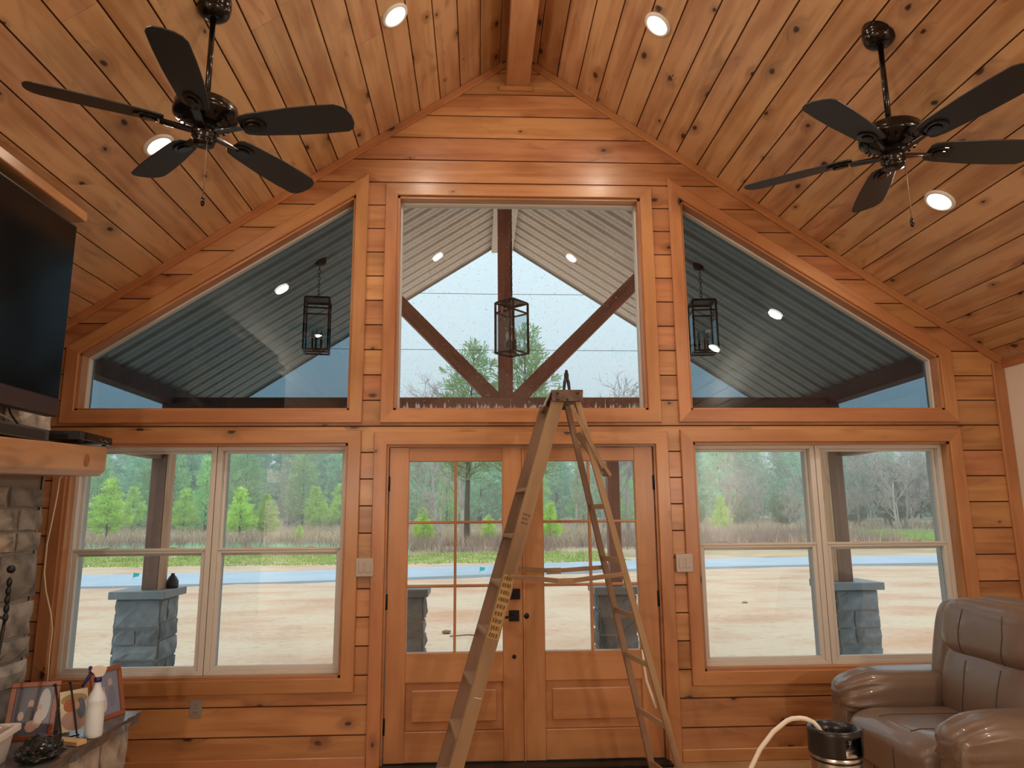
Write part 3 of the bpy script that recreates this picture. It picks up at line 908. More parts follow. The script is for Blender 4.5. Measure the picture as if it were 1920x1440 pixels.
# ------------------------------------------------------------------ ceiling fans
def make_fan():
    t = thing('ceiling_fan', 'black five-blade ceiling fan on a long rod, left of the ridge beam', 'fan', (0, 0, 0), 0, 'black ceiling fans')
    m = MB()
    m.lathe([(0.03, 0.080), (0.08, 0.074), (0.124, 0.062), (0.140, 0.048), (0.1405, 0.030), (0.144, 0.026), (0.144, 0.000), (0.137, -0.006), (0.120, -0.013), (0.086, -0.038), (0.062, -0.046), (0.0, -0.046)], 40)
    mo = m.build('motor_housing', M['fan'], t)
    v = MB()
    for k in range(20):
        a = 2*PI*k/20
        Mx = Matrix.Rotation(a, 4, 'Z') @ Matrix.Translation((0.103, 0, -0.0265)) @ Matrix.Rotation(math.radians(37), 4, 'Y')
        v.box((-0.017, -0.005, -0.003), (0.017, 0.005, 0.003), mat=Mx)
    o = v.build('vent_ribs', M['black'], mo); o['kind'] = 'stuff'
    c = MB(); c.lathe([(0.0, -0.150), (0.030, -0.150), (0.046, -0.143), (0.050, -0.130), (0.043, -0.122), (0.056, -0.112), (0.056, -0.070), (0.048, -0.062), (0.062, -0.046), (0.0, -0.046)][::-1], 28)
    sw = c.build('switch_housing', M['fan'], t)
    c = MB(); c.lathe([(0.012, 0.07), (0.030, 0.074), (0.030, 0.10), (0.016, 0.115), (0.014, 0.115)], 20, caps=False); c.build('rod_collar', M['fan'], t)
    c = MB(); c.tube([(0, 0, 0.07), (0, 0, 0.53)], 0.0135, 14); c.build('down_rod', M['fan'], t)
    c = MB(); c.lathe([(0.018, 0.512), (0.034, 0.514), (0.054, 0.522), (0.070, 0.538), (0.078, 0.560), (0.075, 0.571), (0.080, 0.578), (0.080, 0.600), (0.076, 0.640), (0.0, 0.640)], 32); c.build('canopy', M['fan'], t)
    outline = [(0.175, -0.046), (0.19, -0.060), (0.24, -0.070), (0.42, -0.084), (0.55, -0.087), (0.655, -0.084), (0.684, -0.070), (0.704, -0.045), (0.712, -0.010),
               (0.710, 0.035), (0.697, 0.068), (0.67, 0.084), (0.55, 0.087), (0.42, 0.084), (0.24, 0.070), (0.19, 0.060), (0.175, 0.046)]
    for k in range(5):
        A = Matrix.Rotation(2*PI*k/5, 4, 'Z') @ Matrix.Translation((0, 0, -0.060))
        P = A @ Matrix.Rotation(math.radians(-13), 4, 'X')
        b = MB(); b.prism(outline, 'z', 0.0, 0.006)
        b.v = [tuple(P @ Vector(q)) for q in b.v]
        b.build('blade', M['blade'], t, bevel=0.0015)
        br = MB()
        br.add([tuple(A @ Vector(q)) for q in [(0.05,-0.016,-0.030),(0.05,0.016,-0.030),(0.05,0.016,-0.012),(0.05,-0.016,-0.012),(0.19,-0.018,-0.020),(0.19,0.018,-0.012),(0.19,0.018,-0.004),(0.19,-0.018,-0.012)]],
               [(0,1,2,3),(7,6,5,4),(0,4,5,1),(1,5,6,2),(2,6,7,3),(3,7,4,0)])
        ring = []
        for q in range(20):
            aa = 2*PI*q/20
            ring.append((0.238+0.062*math.cos(aa), 0.040*math.sin(aa)*(1.0+0.15*math.cos(aa))))
        n0 = len(br.v)
        br.prism(ring, 'z', -0.010, -0.0005)
        br.v[n0:] = [tuple(P @ Vector(q)) for q in br.v[n0:]]
        n0 = len(br.v)
        br.prism([(0.2+0.6*(x-0.2)+0.012, 0.6*y) for x, y in ring], 'z', -0.019, -0.010)
        br.v[n0:] = [tuple(P @ Vector(q)) for q in br.v[n0:]]
        br.build('blade_bracket', M['fan'], t, bevel=0.003)
    c = MB(); c.tube([(0.034, -0.03, -0.14), (0.037, -0.034, -0.20), (0.037, -0.034, -0.42)], 0.0022, 6); c.build('pull_chain', M['chain'], t)
    c = MB(); c.lathe([(0.002, -0.415), (0.008, -0.425), (0.009, -0.45), (0.005, -0.462), (0.0, -0.462)], 12, c=(0.037, -0.034, 0), caps=False); c.build('pull_knob', M['fan'], t)
    return t
fan = make_fan()
fan.location = (-1.5605, -1.847, 3.389); fan.rotation_euler = (0, 0, math.radians(-9.5)); fan.scale = (0.985,)*3
dup(fan, (1.683, -1.838, 3.335), math.radians(-1.0), 'black five-blade ceiling fan on a long rod, right of the ridge beam')

# ------------------------------------------------------------------ switch plates, outlet
def switch_plate(x, z, label):
    t = thing('switch_plate', label, 'light switch', (x, 0, z), 0, 'double switch plates beside the doors')
    a = MB(); a.box((-0.058, -0.027, -0.060), (0.058, -0.0215, 0.060)); a.build('plate', M['plate'], t, bevel=0.003)
    b = MB(); b.box((-0.056, -0.0215, -0.058), (0.056, -0.0005, 0.058)); b.build('back_box', M['plate'], t)
    for q in (-0.023, 0.023):
        c = MB(); c.box((q-0.0165, -0.031, -0.033), (q+0.0165, -0.027, 0.033)); c.build('paddle', M['plate'], t, bevel=0.002)
switch_plate(-1.052, 1.243, 'grey double switch plate left of the doors')
switch_plate(1.086, 1.249, 'grey double switch plate right of the doors')
t = thing('wall_outlet', 'grey wall outlet below the left window, behind the hearth', 'outlet', (-2.09, 0, 0.382))
a = MB(); a.box((-0.038, -0.007, -0.055), (0.038, -0.0005, 0.055)); a.build('plate', M['plate'], t, bevel=0.002)
for q in (-0.022, 0.022):
    c = MB(); c.box((-0.016, -0.010, q-0.016), (0.016, -0.007, q+0.016)); so = c.build('socket', M['plate'], t, bevel=0.003)
    c = MB(); c.box((-0.008, -0.0106, q-0.004), (-0.005, -0.0095, q+0.006)); c.box((0.005, -0.0106, q-0.004), (0.008, -0.0095, q+0.006)); c.build('slot', M['ink'], so)

# ------------------------------------------------------------------ step ladder
def make_ladder():
    t = thing('step_ladder', 'old wooden step ladder with a steel cap standing in front of the double doors', 'ladder', (0.15, -0.6, 0))
    def L(p): return (p[0]-0.15, p[1]+0.6, p[2])
    # front rails: near one at the camera side, far one towards the doors
    nt, nb = Vector((0.170, -0.735, 2.25)), Vector((-0.492, -0.790, 0.0))
    ft, fb = Vector((0.128, -0.445, 2.25)), Vector((-0.545, -0.365, 0.0))
    def rail(name, a, b, w, d, mat, side):
        ax = (b-a).normalized(); dep = Vector((-math.sin(0.16), math.cos(0.16), 0)); wid = ax.cross(dep).normalized()
        m = MB(); vs = []
        n = Vector((0, 0, 1))
        for p in (a, b):
            for i, j in ((-1,-1),(1,-1),(1,1),(-1,1)):
                q = p+wid*(i*w/2)+dep*(j*d/2)
                k = (p.z-q.z)/ax.z
                vs.append(L(q+ax*k))
        m.add(vs, [(0,1,2,3),(7,6,5,4),(0,4,5,1),(1,5,6,2),(2,6,7,3),(3,7,4,0)])
        o = m.build(name, mat, t)
        # move the mesh into a frame whose x runs along the rail so that the grain does too
        c = (Vector(L(a))+Vector(L(b)))/2
        Mx = Matrix((ax, wid, ax.cross(wid))).transposed().to_4x4(); Mx.translation = c
        o.data.transform(Mx.inverted()); o.matrix_basis = Mx
        return o
    near = rail('front_rail', nt, nb, 0.075, 0.026, M['ladwood'], -1)
    rail('front_rail', ft, fb, 0.075, 0.026, M['laddark'], 1)
    rnt, rnb = Vector((0.283, -0.735, 2.25)), Vector((0.838, -0.790, 0.0))
    rft, rfb = Vector((0.262, -0.445, 2.25)), Vector((0.752, -0.365, 0.0))
    rail('rear_leg', rnt, rnb, 0.034, 0.024, M['ladwood'], -1)
    rail('rear_leg', rft, rfb, 0.034, 0.024, M['laddark'], 1)
    def at(a, b, z): return a+(b-a)*((a.z-z)/(a.z-b.z))
    def slat(name, p, q, w, th, tilt, mat):
        m = MB(); m.bar(L(p), L(q), w, th, tilt)
        o = m.build(name, mat, t)
        a, b = Vector(L(p)), Vector(L(q)); x = (b-a).normalized(); y = Vector((1, 0, 0)); z = x.cross(y).normalized(); y = z.cross(x)
        Mx = Matrix((x, y, z)).transposed().to_4x4(); Mx.translation = (a+b)/2
        o.data.transform(Mx.inverted()); o.matrix_basis = Mx
        return o
    for k in range(7):
        z = 0.114+k*0.268
        p, q = at(nt, nb, z), at(ft, fb, z)
        d = (q-p).normalized()*0.0125
        slat('step', p+d, q-d, 0.088, 0.02, (0, 0, 1), M['ladwood'])
    for z in (0.12, 0.42, 0.74, 1.00, 1.31, 1.62):
        p, q = at(rnt, rnb, z), at(rft, rfb, z)
        slat('rear_rung', p, q, 0.010, 0.030, (0, 0, 1), M['ladwood'])
    # folding spreaders, each with a steel hinge in the middle
    for a, b, c, y in ((Vector((-0.122, -0.803, 1.236)), Vector((0.187, -0.803, 1.205)), Vector((0.514, -0.797, 1.241)), 0),
                       (Vector((-0.165, -0.375, 1.256)), Vector((0.165, -0.372, 1.232)), Vector((0.480, -0.385, 1.252)), 1)):
        for p, q in ((a, b), (b, c)):
            m = MB(); m.bar(L(p), L(q), 0.008, 0.026, (0, 0, 1)); m.build('spreader', M['ladwood'], t, bevel=0.001)
        m = MB(); m.bar(L(b-Vector((0.045, 0.0, 0.001))), L(b+Vector((0.045, 0.0, 0.001))), 0.013, 0.036, (0, 0, 1))
        for q in (-0.02, 0.02): m.tube([L(b+Vector((q, -0.009, 0))), L(b+Vector((q, 0.009, 0)))], 0.004, 8)
        m.build('hinge_plate', M['ladwood'], t, bevel=0.001)
    # cap
    m = MB()
    m.box((0.130-0.15, -0.765+0.6, 2.283), (0.318-0.15, -0.415+0.6, 2.303))
    m.box((0.132-0.15, -0.767+0.6, 2.232), (0.316-0.15, -0.757+0.6, 2.303)); m.box((0.132-0.15, -0.423+0.6, 2.232), (0.316-0.15, -0.413+0.6, 2.303))
    cap = m.build('top_cap', M['rust'], t, bevel=0.004)
    m = MB()
    m.add([(0.128-0.15, -0.76+0.6, 2.302), (0.128-0.15, -0.42+0.6, 2.302), (0.082-0.15, -0.42+0.6, 2.205), (0.082-0.15, -0.76+0.6, 2.205),
           (0.134-0.15, -0.76+0.6, 2.302), (0.134-0.15, -0.42+0.6, 2.302), (0.088-0.15, -0.42+0.6, 2.203), (0.088-0.15, -0.76+0.6, 2.203)],
          [(0,1,2,3),(7,6,5,4),(0,4,5,1),(1,5,6,2),(2,6,7,3),(3,7,4,0)])
    m.build('front_plate', M['steel'], t)['label'] = 'pale steel plate at the front of the cap'
    for x, z in ((0.165, 2.283), (0.285, 2.283), (0.165, 2.245), (0.222, 2.245)):
        m = MB(); m.lathe([(0.0, 0.008), (0.006, 0.006), (0.008, 0.0)], 10, c=(x-0.15, -0.767+0.6, z), mat=Matrix.Rotation(PI/2, 4, 'X'), caps=False)
        m.build('rivet', M['brown_black'], cap)
    # folded bucket shelf with its wire
    m = MB(); m.bar(L((0.300, -0.66, 2.06)), L((0.470, -0.64, 1.80)), 0.20, 0.018, (0.8, 0, 0.5)); m.build('bucket_shelf', M['ladwood'], t, bevel=0.002)
    m = MB(); m.bar(L((0.245, -0.77, 2.21)), L((0.425, -0.775, 1.84)), 0.008, 0.022, (0, 0, 1)); m.build('shelf_arm', M['ladwood'], t)
    m = MB(); m.tube([L((0.418, -0.74, 1.83)), L((0.425, -0.74, 1.795)), L((0.445, -0.72, 1.80)), L((0.462, -0.70, 1.79))], 0.003, 6); m.build('shelf_hook', M['steel'], t)
    # printed stamps and the worn sticker on the near rail
    Mx = near.matrix_basis
    def on_rail(z, dz, w, mat, name, lines):
        a, b = at(nt, nb, z+dz/2), at(nt, nb, z-dz/2)
        ax = (b-a).normalized(); dep = Vector((-math.sin(0.16), math.cos(0.16), 0)); wid = ax.cross(dep).normalized()
        m = MB(); f0 = -0.0135
        q = [a-wid*w/2, a+wid*w/2, b+wid*w/2, b-wid*w/2]
        m.add([L(p+dep*f0) for p in q]+[L(p+dep*(f0+0.0005)) for p in q], [(0,1,2,3),(7,6,5,4),(0,4,5,1),(1,5,6,2),(2,6,7,3),(3,7,4,0)], 0)
        rr = random.Random(int(z*100))
        Ln = (b-a).length
        for i in range(lines):
            u = (i+0.5)/lines*Ln
            x = -w/2+0.006
            while x < w/2-0.012:
                l_ = rr.uniform(0.004, 0.012)
                c = a+ax*u+wid*x+dep*(f0-0.0004)
                h = Ln/lines*0.28
                m.add([L(c-ax*h), L(c+ax*h), L(c+ax*h+wid*l_), L(c-ax*h+wid*l_)], [(0, 1, 2, 3)], 1)
                x += l_+rr.uniform(0.002, 0.006)
        return m.build(name, mat, t)
    fi = plain('faded_ink', (0.12, 0.07, 0.04), 0.8)
    on_rail(1.07, 0.34, 0.064, [M['sticker'], fi], 'worn_label', 9)['label'] = 'yellowed worn paper label with illegible black print'
    on_rail(1.55, 0.07, 0.05, [M['ladwood'], fi], 'ink_stamp', 3)['label'] = 'faint illegible black ink stamp'
    m = MB(); m.tube([L((0.661+dx, -0.6, z)) for dx, z in ((-0.01, 0.80), (-0.006, 0.71), (0.005, 0.63), (0.032, 0.55), (0.053, 0.48))], 0.008, 6); m.build('strap', M['cream'], t)
    m = MB(); c = at(nt, nb, 0.60)-Vector((0, 0.0145, 0)); m.add([L(c+Vector((-0.03, 0, 0.004))), L(c+Vector((0.03, 0, -0.006))), L(c+Vector((0.03, 0, -0.010))), L(c+Vector((-0.03, 0, 0)))], [(0, 1, 2, 3)]); m.build('paint_line', M['cream'], t)
    return t
make_ladder()
# pliers standing on the cap
t = thing('pliers', 'dark pair of pliers standing upright on the ladder cap', 'pliers', (0.238, -0.62, 2.303), math.radians(10))
m = MB(); m.bar((0, 0, 0.085), (0.0, 0, 0.128), 0.014, 0.028, (1, 0, 0)); m.tube([(0, -0.010, 0.098), (0, 0.010, 0.098)], 0.012, 14); m.build('joint', M['iron'], t, bevel=0.003)
m = MB(); m.tube([(0, 0, 0.125), (0.001, 0, 0.132), (0.001, 0, 0.142), (0, 0, 0.151)], [0.007, 0.010, 0.010, 0.003], 10); m.build('jaws', M['iron'], t)
for s in (-1, 1):
    m = MB(); m.tube([(s*0.005, 0, 0.095), (s*0.012, 0, 0.07), (s*0.017, 0, 0.03), (s*0.021, 0, 0.0)], [0.010, 0.0105, 0.009, 0.008], 10); m.build('handle', M['rubber'], t)

# ------------------------------------------------------------------ fireplace: chimney breast, hearth, mantel
def stone_block(name, lo, hi, mat, parent, rng, axis='x', depth=0.05, joint=0.012, rough=0.018):
    """one rough stone: an irregular bulging face on a block. lo/hi give (u0, v0) and (u1, v1) on the face;
    axis 'x': face in the y-z plane looking to +x; 'y-': face in the x-z plane looking to -y; and so on"""
    u0, v0 = lo[0]+joint/2, lo[1]+joint/2; u1, v1 = hi[0]-joint/2, hi[1]-joint/2
    nu = max(2, min(4, int((u1-u0)/0.09)+1)); nv = max(2, min(3, int((v1-v0)/0.08)+1))
    cu, cv = (u0+u1)/2, (v0+v1)/2
    vs = []
    d0 = depth*rng.uniform(0.65, 1.0)
    for j in range(nv+1):
        for i in range(nu+1):
            u = u0+(u1-u0)*i/nu; v = v0+(v1-v0)*j/nv
            edge = i in (0, nu) or j in (0, nv)
            if edge:
                u += (cu-u)*rng.uniform(0.0, 0.10); v += (cv-v)*rng.uniform(0.0, 0.12)
            else:
                u += rng.uniform(-1, 1)*0.3*(u1-u0)/nu; v += rng.uniform(-1, 1)*0.3*(v1-v0)/nv
            w = d0*rng.uniform(0.25, 0.6) if edge else d0+rng.uniform(-1, 1)*rough
            vs.append((u, v, max(0.006, w)))
    n = len(vs)
    W_ = nu+1
    fs = [(j*W_+i, j*W_+i+1, (j+1)*W_+i+1, (j+1)*W_+i) for j in range(nv) for i in range(nu)]
    ring = [i for i in range(W_)]+[j*W_+nu for j in range(1, nv+1)]+[nv*W_+i for i in range(nu-1, -1, -1)]+[j*W_ for j in range(nv-1, 0, -1)]
    b = [(vs[k][0], vs[k][1], -0.004) for k in ring]
    vs += b
    m = len(ring)
    fs += [(ring[k], n+k, n+(k+1) % m, ring[(k+1) % m]) for k in range(m)]
    def P(u, v, w):
        k, c = axis
        return {'x+': (c+w, u, v), 'x-': (c-w, u, v), 'y-': (u, c-w, v), 'y+': (u, c+w, v)}[k]
    cen = Vector(P(cu, cv, 0))
    mb = MB(); mb.add([Vector(P(*q))-cen for q in vs], fs)
    return mb.build(name, mat, parent, loc=cen-(Vector(parent.location) if parent else Vector()))

def stone_wall(parent, u0, u1, v0, v1, axis, mats, rng, hrange=(0.12, 0.26), wrange=(0.18, 0.45), depth=0.05, special=None):
    v = v0
    k = 0
    while v < v1-0.03:
        h = rng.uniform(*hrange)
        if v1-(v+h) < hrange[0]*0.7: h = v1-v
        u = u1
        first = True
        while u > u0+0.02:
            w = rng.uniform(*wrange)
            if u-w-u0 < wrange[0]*0.6: w = u-u0
            mat = rng.choice(mats)
            if special and special(u-w, u, v, v+h): mat = special(u-w, u, v, v+h)
            if h > hrange[0]*1.6 and rng.random() < 0.3 and w < 0.4:
                hh = h*rng.uniform(0.4, 0.6)
                stone_block('stone', (u-w, v), (u, v+hh), mat, parent, rng, axis, depth)
                stone_block('stone', (u-w, v+hh), (u, v+h), rng.choice(mats), parent, rng, axis, depth)
            else:
                stone_block('stone', (u-w, v), (u, v+h), mat, parent, rng, axis, depth)
            u -= w
        v += h

FX, FY = -2.72, -0.82           # face of the chimney breast, and its end towards the front wall
HX, HY, HZ = -2.165, -0.60, 0.52
def make_fireplace():
    rng = random.Random(11)
    t = thing('fireplace', 'rough grey stone fireplace with raised hearth and wooden mantel on left wall', 'fireplace', (-3.0, -2.2, 0))
    def B(mb, name, mat, **k):
        mb.v = [(v[0]+3.0, v[1]+2.2, v[2]) for v in mb.v]
        return mb.build(name, mat, t, **k)
    m = MB(); m.prism([(-3.49, 0.001), (FX, 0.001), (FX, ceil_z(FX)-0.002), (-3.49, ceil_z(3.49)-0.002)], 'y', -3.2, FY)
    B(m, 'mortar', M['mortar'])
    def special(a, b, c, d):
        if c < 0.95 < d+0.12 and b > FY-0.05 and c > 0.75: return M['stone_o']
    stone_wall(t, -2.5, FY+0.03, HZ+0.005, 1.74, ('x+', FX), [M['stone'], M['stone'], M['stone_w']], rng, special=special)
    stone_wall(t, -2.5, FY+0.03, 1.98, 3.12, ('x+', FX), [M['stone_w'], M['stone_w'], M['stone']], rng)
    # the end of the chimney breast, turned towards the windows
    stone_wall(t, -3.45, FX+0.02, 0.0, 2.9, ('y+', FY), [M['stone'], M['stone_w']], rng, hrange=(0.18, 0.3))
    # hearth
    m = MB(); m.box((-3.45, -3.2, 0.001), (HX-0.07, HY-0.05, HZ-0.055)); B(m, 'hearth_core', M['mortar'])
    stone_wall(t, -2.6, HY-0.03, 0.003, HZ-0.06, ('x+', HX-0.07), [M['stone_w'], M['stone']], rng, hrange=(0.2, 0.3), wrange=(0.25, 0.5), depth=0.045)
    stone_wall(t, -3.3, HX-0.04, 0.003, HZ-0.06, ('y+', HY-0.05), [M['stone_w'], M['stone']], rng, hrange=(0.2, 0.3), wrange=(0.25, 0.5), depth=0.04)
    m = MB()
    # slab with a chipped, rock-faced edge
    edge = []
    y = HY
    pts_top, pts_bot = [], []
    xs = []
    yy = HY
    while yy > -2.6:
        pts_top.append((HX+rng.uniform(-0.007, 0.004), yy)); yy -= 0.05
    top = [(-3.45, HY+0.0)]+pts_top+[(-3.45, -2.6)]
    n = len(top)
    vs = [(x, y, HZ) for x, y in top]+[(x-(0.0 if i in (0, n-1) else rng.uniform(0.004, 0.02)), y, HZ-0.028) for i, (x, y) in enumerate(top)]+[(x-(0.0 if i in (0, n-1) else rng.uniform(0.0, 0.02)), y, HZ-0.058) for i, (x, y) in enumerate(top)]
    fs = [tuple(range(n)), tuple(range(3*n-1, 2*n-1, -1))]
    for k in range(2):
        fs += [(k*n+i, k*n+(i+1) % n, (k+1)*n+(i+1) % n, (k+1)*n+i) for i in range(n)]
    m.add(vs, fs)
    B(m, 'hearth_slab', M['slab'])
    # mantel: a heavy squared log with a knot and a bevelled end
    prof = [(-2.73, 1.805), (-2.43, 1.805), (-2.395, 1.835), (-2.395, 1.965), (-2.73, 1.965)]
    m = MB()
    rows = [(-0.762, 0.0, 0.012), (-0.80, 0.0, 0.0), (-0.90, -0.004, 0.0), (-1.00, -0.008, 0.004), (-1.25, -0.018, 0.0), (-1.50, -0.028, 0.004), (-1.80, -0.040, 0.0), (-2.6, -0.05, 0.0)]
    vs = []
    for y, dz, ins in rows:
        for x, z in prof: vs.append((x-(ins if x > -2.5 else 0), y, z+dz))
    n = len(prof)
    fs = [tuple(range(n)), tuple(range(len(vs)-1, len(vs)-n-1, -1))]
    for k in range(len(rows)-1):
        fs += [(k*n+i, k*n+(i+1) % n, (k+1)*n+(i+1) % n, (k+1)*n+i) for i in range(n)]
    m.add(vs, fs)
    o = B(m, 'mantel', M['beam'], bevel=0.006)
    Mx = Matrix(((0, -1, 0), (1, 0, 0), (0, 0, 1))).to_4x4(); Mx.translation = Vector((0.5, 0.8, 1.88))
    o.data.transform(Mx.inverted()); o.matrix_basis = Mx
    # dark knot in the front of the mantel
    kn = MB(); kn.ball((-2.398, -0.985, 1.88), (0.006, 0.030, 0.036), 14, 8); kn.v = [(v[0]+3.0, v[1]+2.2, v[2]) for v in kn.v]
    k = kn.build('knot', M['frame'], t)
    return t
make_fireplace()

# television on the chimney, the board above it
t = thing('television', 'large dark wall-mounted television above the stone fireplace mantel', 'television', (-2.5, -2.05, 2.62))
m = MB(); m.box((-0.055, -0.93, -0.525), (0.0, 0.93, 0.525)); m.build('case', M['tvcase'], t, bevel=0.004)
m = MB(); m.box((0.0, -0.918, -0.43), (0.0025, 0.918, 0.513)); m.build('screen', M['screen'], t)
m = MB(); m.box((0.0, -0.926, -0.522), (0.006, 0.926, -0.436)); m.build('reflection_strip', M['brown_black'], t, bevel=0.002)  # brown strip painted as a reflection along the foot of the screen
m = MB(); m.box((-0.17, -0.25, -0.2), (-0.055, 0.25, 0.2)); m.build('wall_mount', M['black'], t)
o = board('wooden_board', (-2.60, -1.035, 3.262), (-2.60, -2.95, 3.262), 0.055, 0.10, (1, 0, 0), M['beam'], chamfer=0.004)
tag(o, 'pale wooden board mounted just above the television', 'board')
# set-top boxes on the mantel
t = thing('cable_box', 'flat black cable box near the end of the mantel', 'box', (-2.50, -0.90, 1.975), math.radians(4))
m = MB(); m.box((-0.10, -0.19, 0.006), (0.10, 0.19, 0.052)); m.build('case', M['tvcase'], t, bevel=0.004)
m = MB(); m.box((0.100, -0.14, 0.012), (0.104, 0.18, 0.046)); m.build('front_panel', M['screen'], t)
m = MB(); m.tube([(0.105, 0.02, 0.03), (0.107, 0.05, 0.018), (0.107, 0.08, 0.028), (0.107, 0.11, 0.020), (0.107, 0.15, 0.034)], 0.0018, 6); m.build('front_stripe', M['steel'], t)
m = MB(); m.box((0.07, -0.15, -0.001), (0.09, -0.13, 0.006)); m.box((0.07, 0.13, -0.001), (0.09, 0.15, 0.006)); m.build('rubber_feet', M['rubber'], t)['kind'] = 'stuff'
t = thing('media_box', 'dark grey media box on the mantel, left of the cable box', 'box', (-2.53, -1.55, 1.945))
m = MB(); m.box((-0.09, -0.30, 0.001), (0.09, 0.28, 0.062)); m.build('case', plain('dark_grey_plastic', (0.045, 0.042, 0.04), 0.45), t, bevel=0.006)
m = MB(); m.box((0.09, -0.25, 0.012), (0.092, 0.24, 0.05)); m.build('front_panel', M['tvcase'], t)
# cords
m = MB(); m.tube([(-2.63, -1.48, 2.00), (-2.64, -1.47, 2.05), (-2.65, -1.42, 2.075), (-2.655, -1.32, 2.08), (-2.65, -1.22, 2.06), (-2.64, -1.14, 2.02), (-2.63, -1.08, 1.985)], 0.0042, 8)
tag(m.build('network_cable', M['cable']), 'short white cord arching above the mantel below the television', 'cord')
m = MB(); m.tube([(-2.62, -1.34, 2.14), (-2.635, -1.28, 2.09), (-2.63, -1.20, 2.03), (-2.62, -1.10, 1.985)], 0.005, 8)
tag(m.build('power_cable', M['rubber']), 'black cord hanging behind the television down to the cable box', 'cord')
m = MB(); m.tube([(-2.86, -0.30, 1.86), (-2.912, -0.3, 1.821), (-2.917, -0.3, 1.712), (-2.931, -0.3, 1.566), (-2.947, -0.3, 1.421), (-2.945, -0.3, 1.247), (-2.923, -0.3, 1.137), (-2.882, -0.3, 1.012), (-2.863, -0.3, 0.919), (-2.865, -0.3, 0.767), (-2.855, -0.3, 0.467), (-2.85, -0.3, 0.2), (-2.83, -0.25, 0.004)], 0.0045, 8)
tag(m.build('hanging_cable', M['cable']), 'long white cable hanging between the chimney stones and the left window', 'cable')

# ------------------------------------------------------------------ things on the hearth
Z0 = HZ+0.001
def picture_frame(x, y, w, h, rz, lean, label, art, tilt=0.0):
    """stands on the hearth; faces its local -y, leaning back"""
    t = thing('picture_frame', label, 'picture frame', (x, y, Z0), rz)
    R = Matrix.Translation((0, 0, 0.012*0)) @ Matrix.Rotation(math.radians(-lean), 4, 'X') @ Matrix.Rotation(math.radians(tilt), 4, 'Y')
    def T(mb): mb.v = [tuple(R @ Vector(v)) for v in mb.v]; return mb
    fw = 0.024
    for a, b in (((-w/2, 0, 0), (w/2, 0.018, fw)), ((-w/2, 0, h-fw), (w/2, 0.018, h)), ((-w/2, 0, fw), (-w/2+fw, 0.018, h-fw)), ((w/2-fw, 0, fw), (w/2, 0.018, h-fw))):
        T(MB().box(a, b)).build('frame_side', M['frame'], t, bevel=0.003)
    m = MB(); m.box((-w/2+fw, 0.010, fw), (w/2-fw, 0.016, h-fw), 0)
    mats = [plain('print_ground', art[0], 0.25)]
    for i, (cx, cz, rx, rz_, col) in enumerate(art[1]):
        ring = [(cx*w+rx*w*math.cos(2*PI*k/14), 0.0098-0.00015*i, cz*h+rz_*h*math.sin(2*PI*k/14)) for k in range(14)]
        m.add(ring, [tuple(range(14))], i+1); mats.append(plain('print_tone', col, 0.25))
    T(m).build('photo_print', mats, t)
    m = T(MB().box((-w/2+0.004, 0.018, 0.004), (w/2-0.004, 0.021, h-0.004))); m.build('backing', M['ink'], t)
    st = MB(); p = R @ Vector((0, 0.021, h*0.6)); st.bar(p, (0, p.y+0.07, 0.001), 0.05, 0.004, (0, 1, 0)); st.build('easel_leg', M['ink'], t)
    return t
picture_frame(-2.262, -0.750, 0.205, 0.265, math.radians(72), 13, 'wooden picture frame behind the spray bottle, blurred photo of two standing people',
              ((0.20, 0.22, 0.32), [(0.12, 0.68, 0.07, 0.09, (0.42, 0.33, 0.30)), (0.14, 0.42, 0.12, 0.22, (0.16, 0.18, 0.27)), (-0.12, 0.58, 0.055, 0.06, (0.45, 0.32, 0.28)), (-0.12, 0.35, 0.085, 0.20, (0.62, 0.56, 0.60))]), tilt=0)
picture_frame(-2.475, -1.13, 0.215, 0.265, math.radians(12), 14, 'wooden picture frame left of the black easel, blurred photo of a family group',
              ((0.10, 0.10, 0.14), [(0.22, 0.60, 0.12, 0.28, (0.42, 0.44, 0.52)), (-0.05, 0.62, 0.06, 0.07, (0.42, 0.27, 0.22)), (-0.05, 0.40, 0.10, 0.18, (0.05, 0.045, 0.06)), (0.14, 0.55, 0.05, 0.06, (0.45, 0.30, 0.26)),
               (0.14, 0.36, 0.09, 0.16, (0.50, 0.42, 0.40)), (-0.22, 0.42, 0.06, 0.08, (0.45, 0.36, 0.36)), (0.02, 0.24, 0.12, 0.10, (0.50, 0.32, 0.28))]))
# small print on a wrought-iron easel
t = thing('iron_easel', 'small black iron easel stand with curled tips beside the spray bottle', 'easel', (-2.312, -1.055, Z0), math.radians(50)); t.scale = (0.82,)*3
for x in (-0.055, 0.03):
    m = MB(); m.tube([(x, -0.05, 0.006), (x, -0.03, 0.004), (x, -0.02, 0.012), (x-0.010, 0.03, 0.16), (x-0.022, 0.075, 0.285), (x-0.026, 0.072, 0.297), (x-0.034, 0.064, 0.296), (x-0.033, 0.066, 0.288)], 0.005, 8); m.build('upright', M['iron'], t)
m = MB(); m.tube([(-0.055, -0.05, 0.006), (0.03, -0.05, 0.006)], 0.0045, 8); m.build('cross_bar', M['iron'], t)
m = MB(); m.tube([(-0.066, 0.03, 0.16), (-0.10, 0.09, 0.055), (-0.12, 0.12, 0.004), (-0.09, 0.10, 0.02), (-0.03, 0.10, 0.012), (0.03, 0.11, 0.03)], 0.003, 8); m.build('back_leg', M['iron'], t)
t = thing('photo_card', 'small unframed photo of a man in a straw hat, propped on the iron easel', 'photo', (-2.296, -1.040, Z0+0.020), math.radians(50))
m = MB(); R = Matrix.Rotation(math.radians(-17), 4, 'X')
m.box((-0.065, 0.0, 0.0), (0.065, 0.0025, 0.19)); mats = [plain('card_ground', (0.55, 0.48, 0.36), 0.4)]
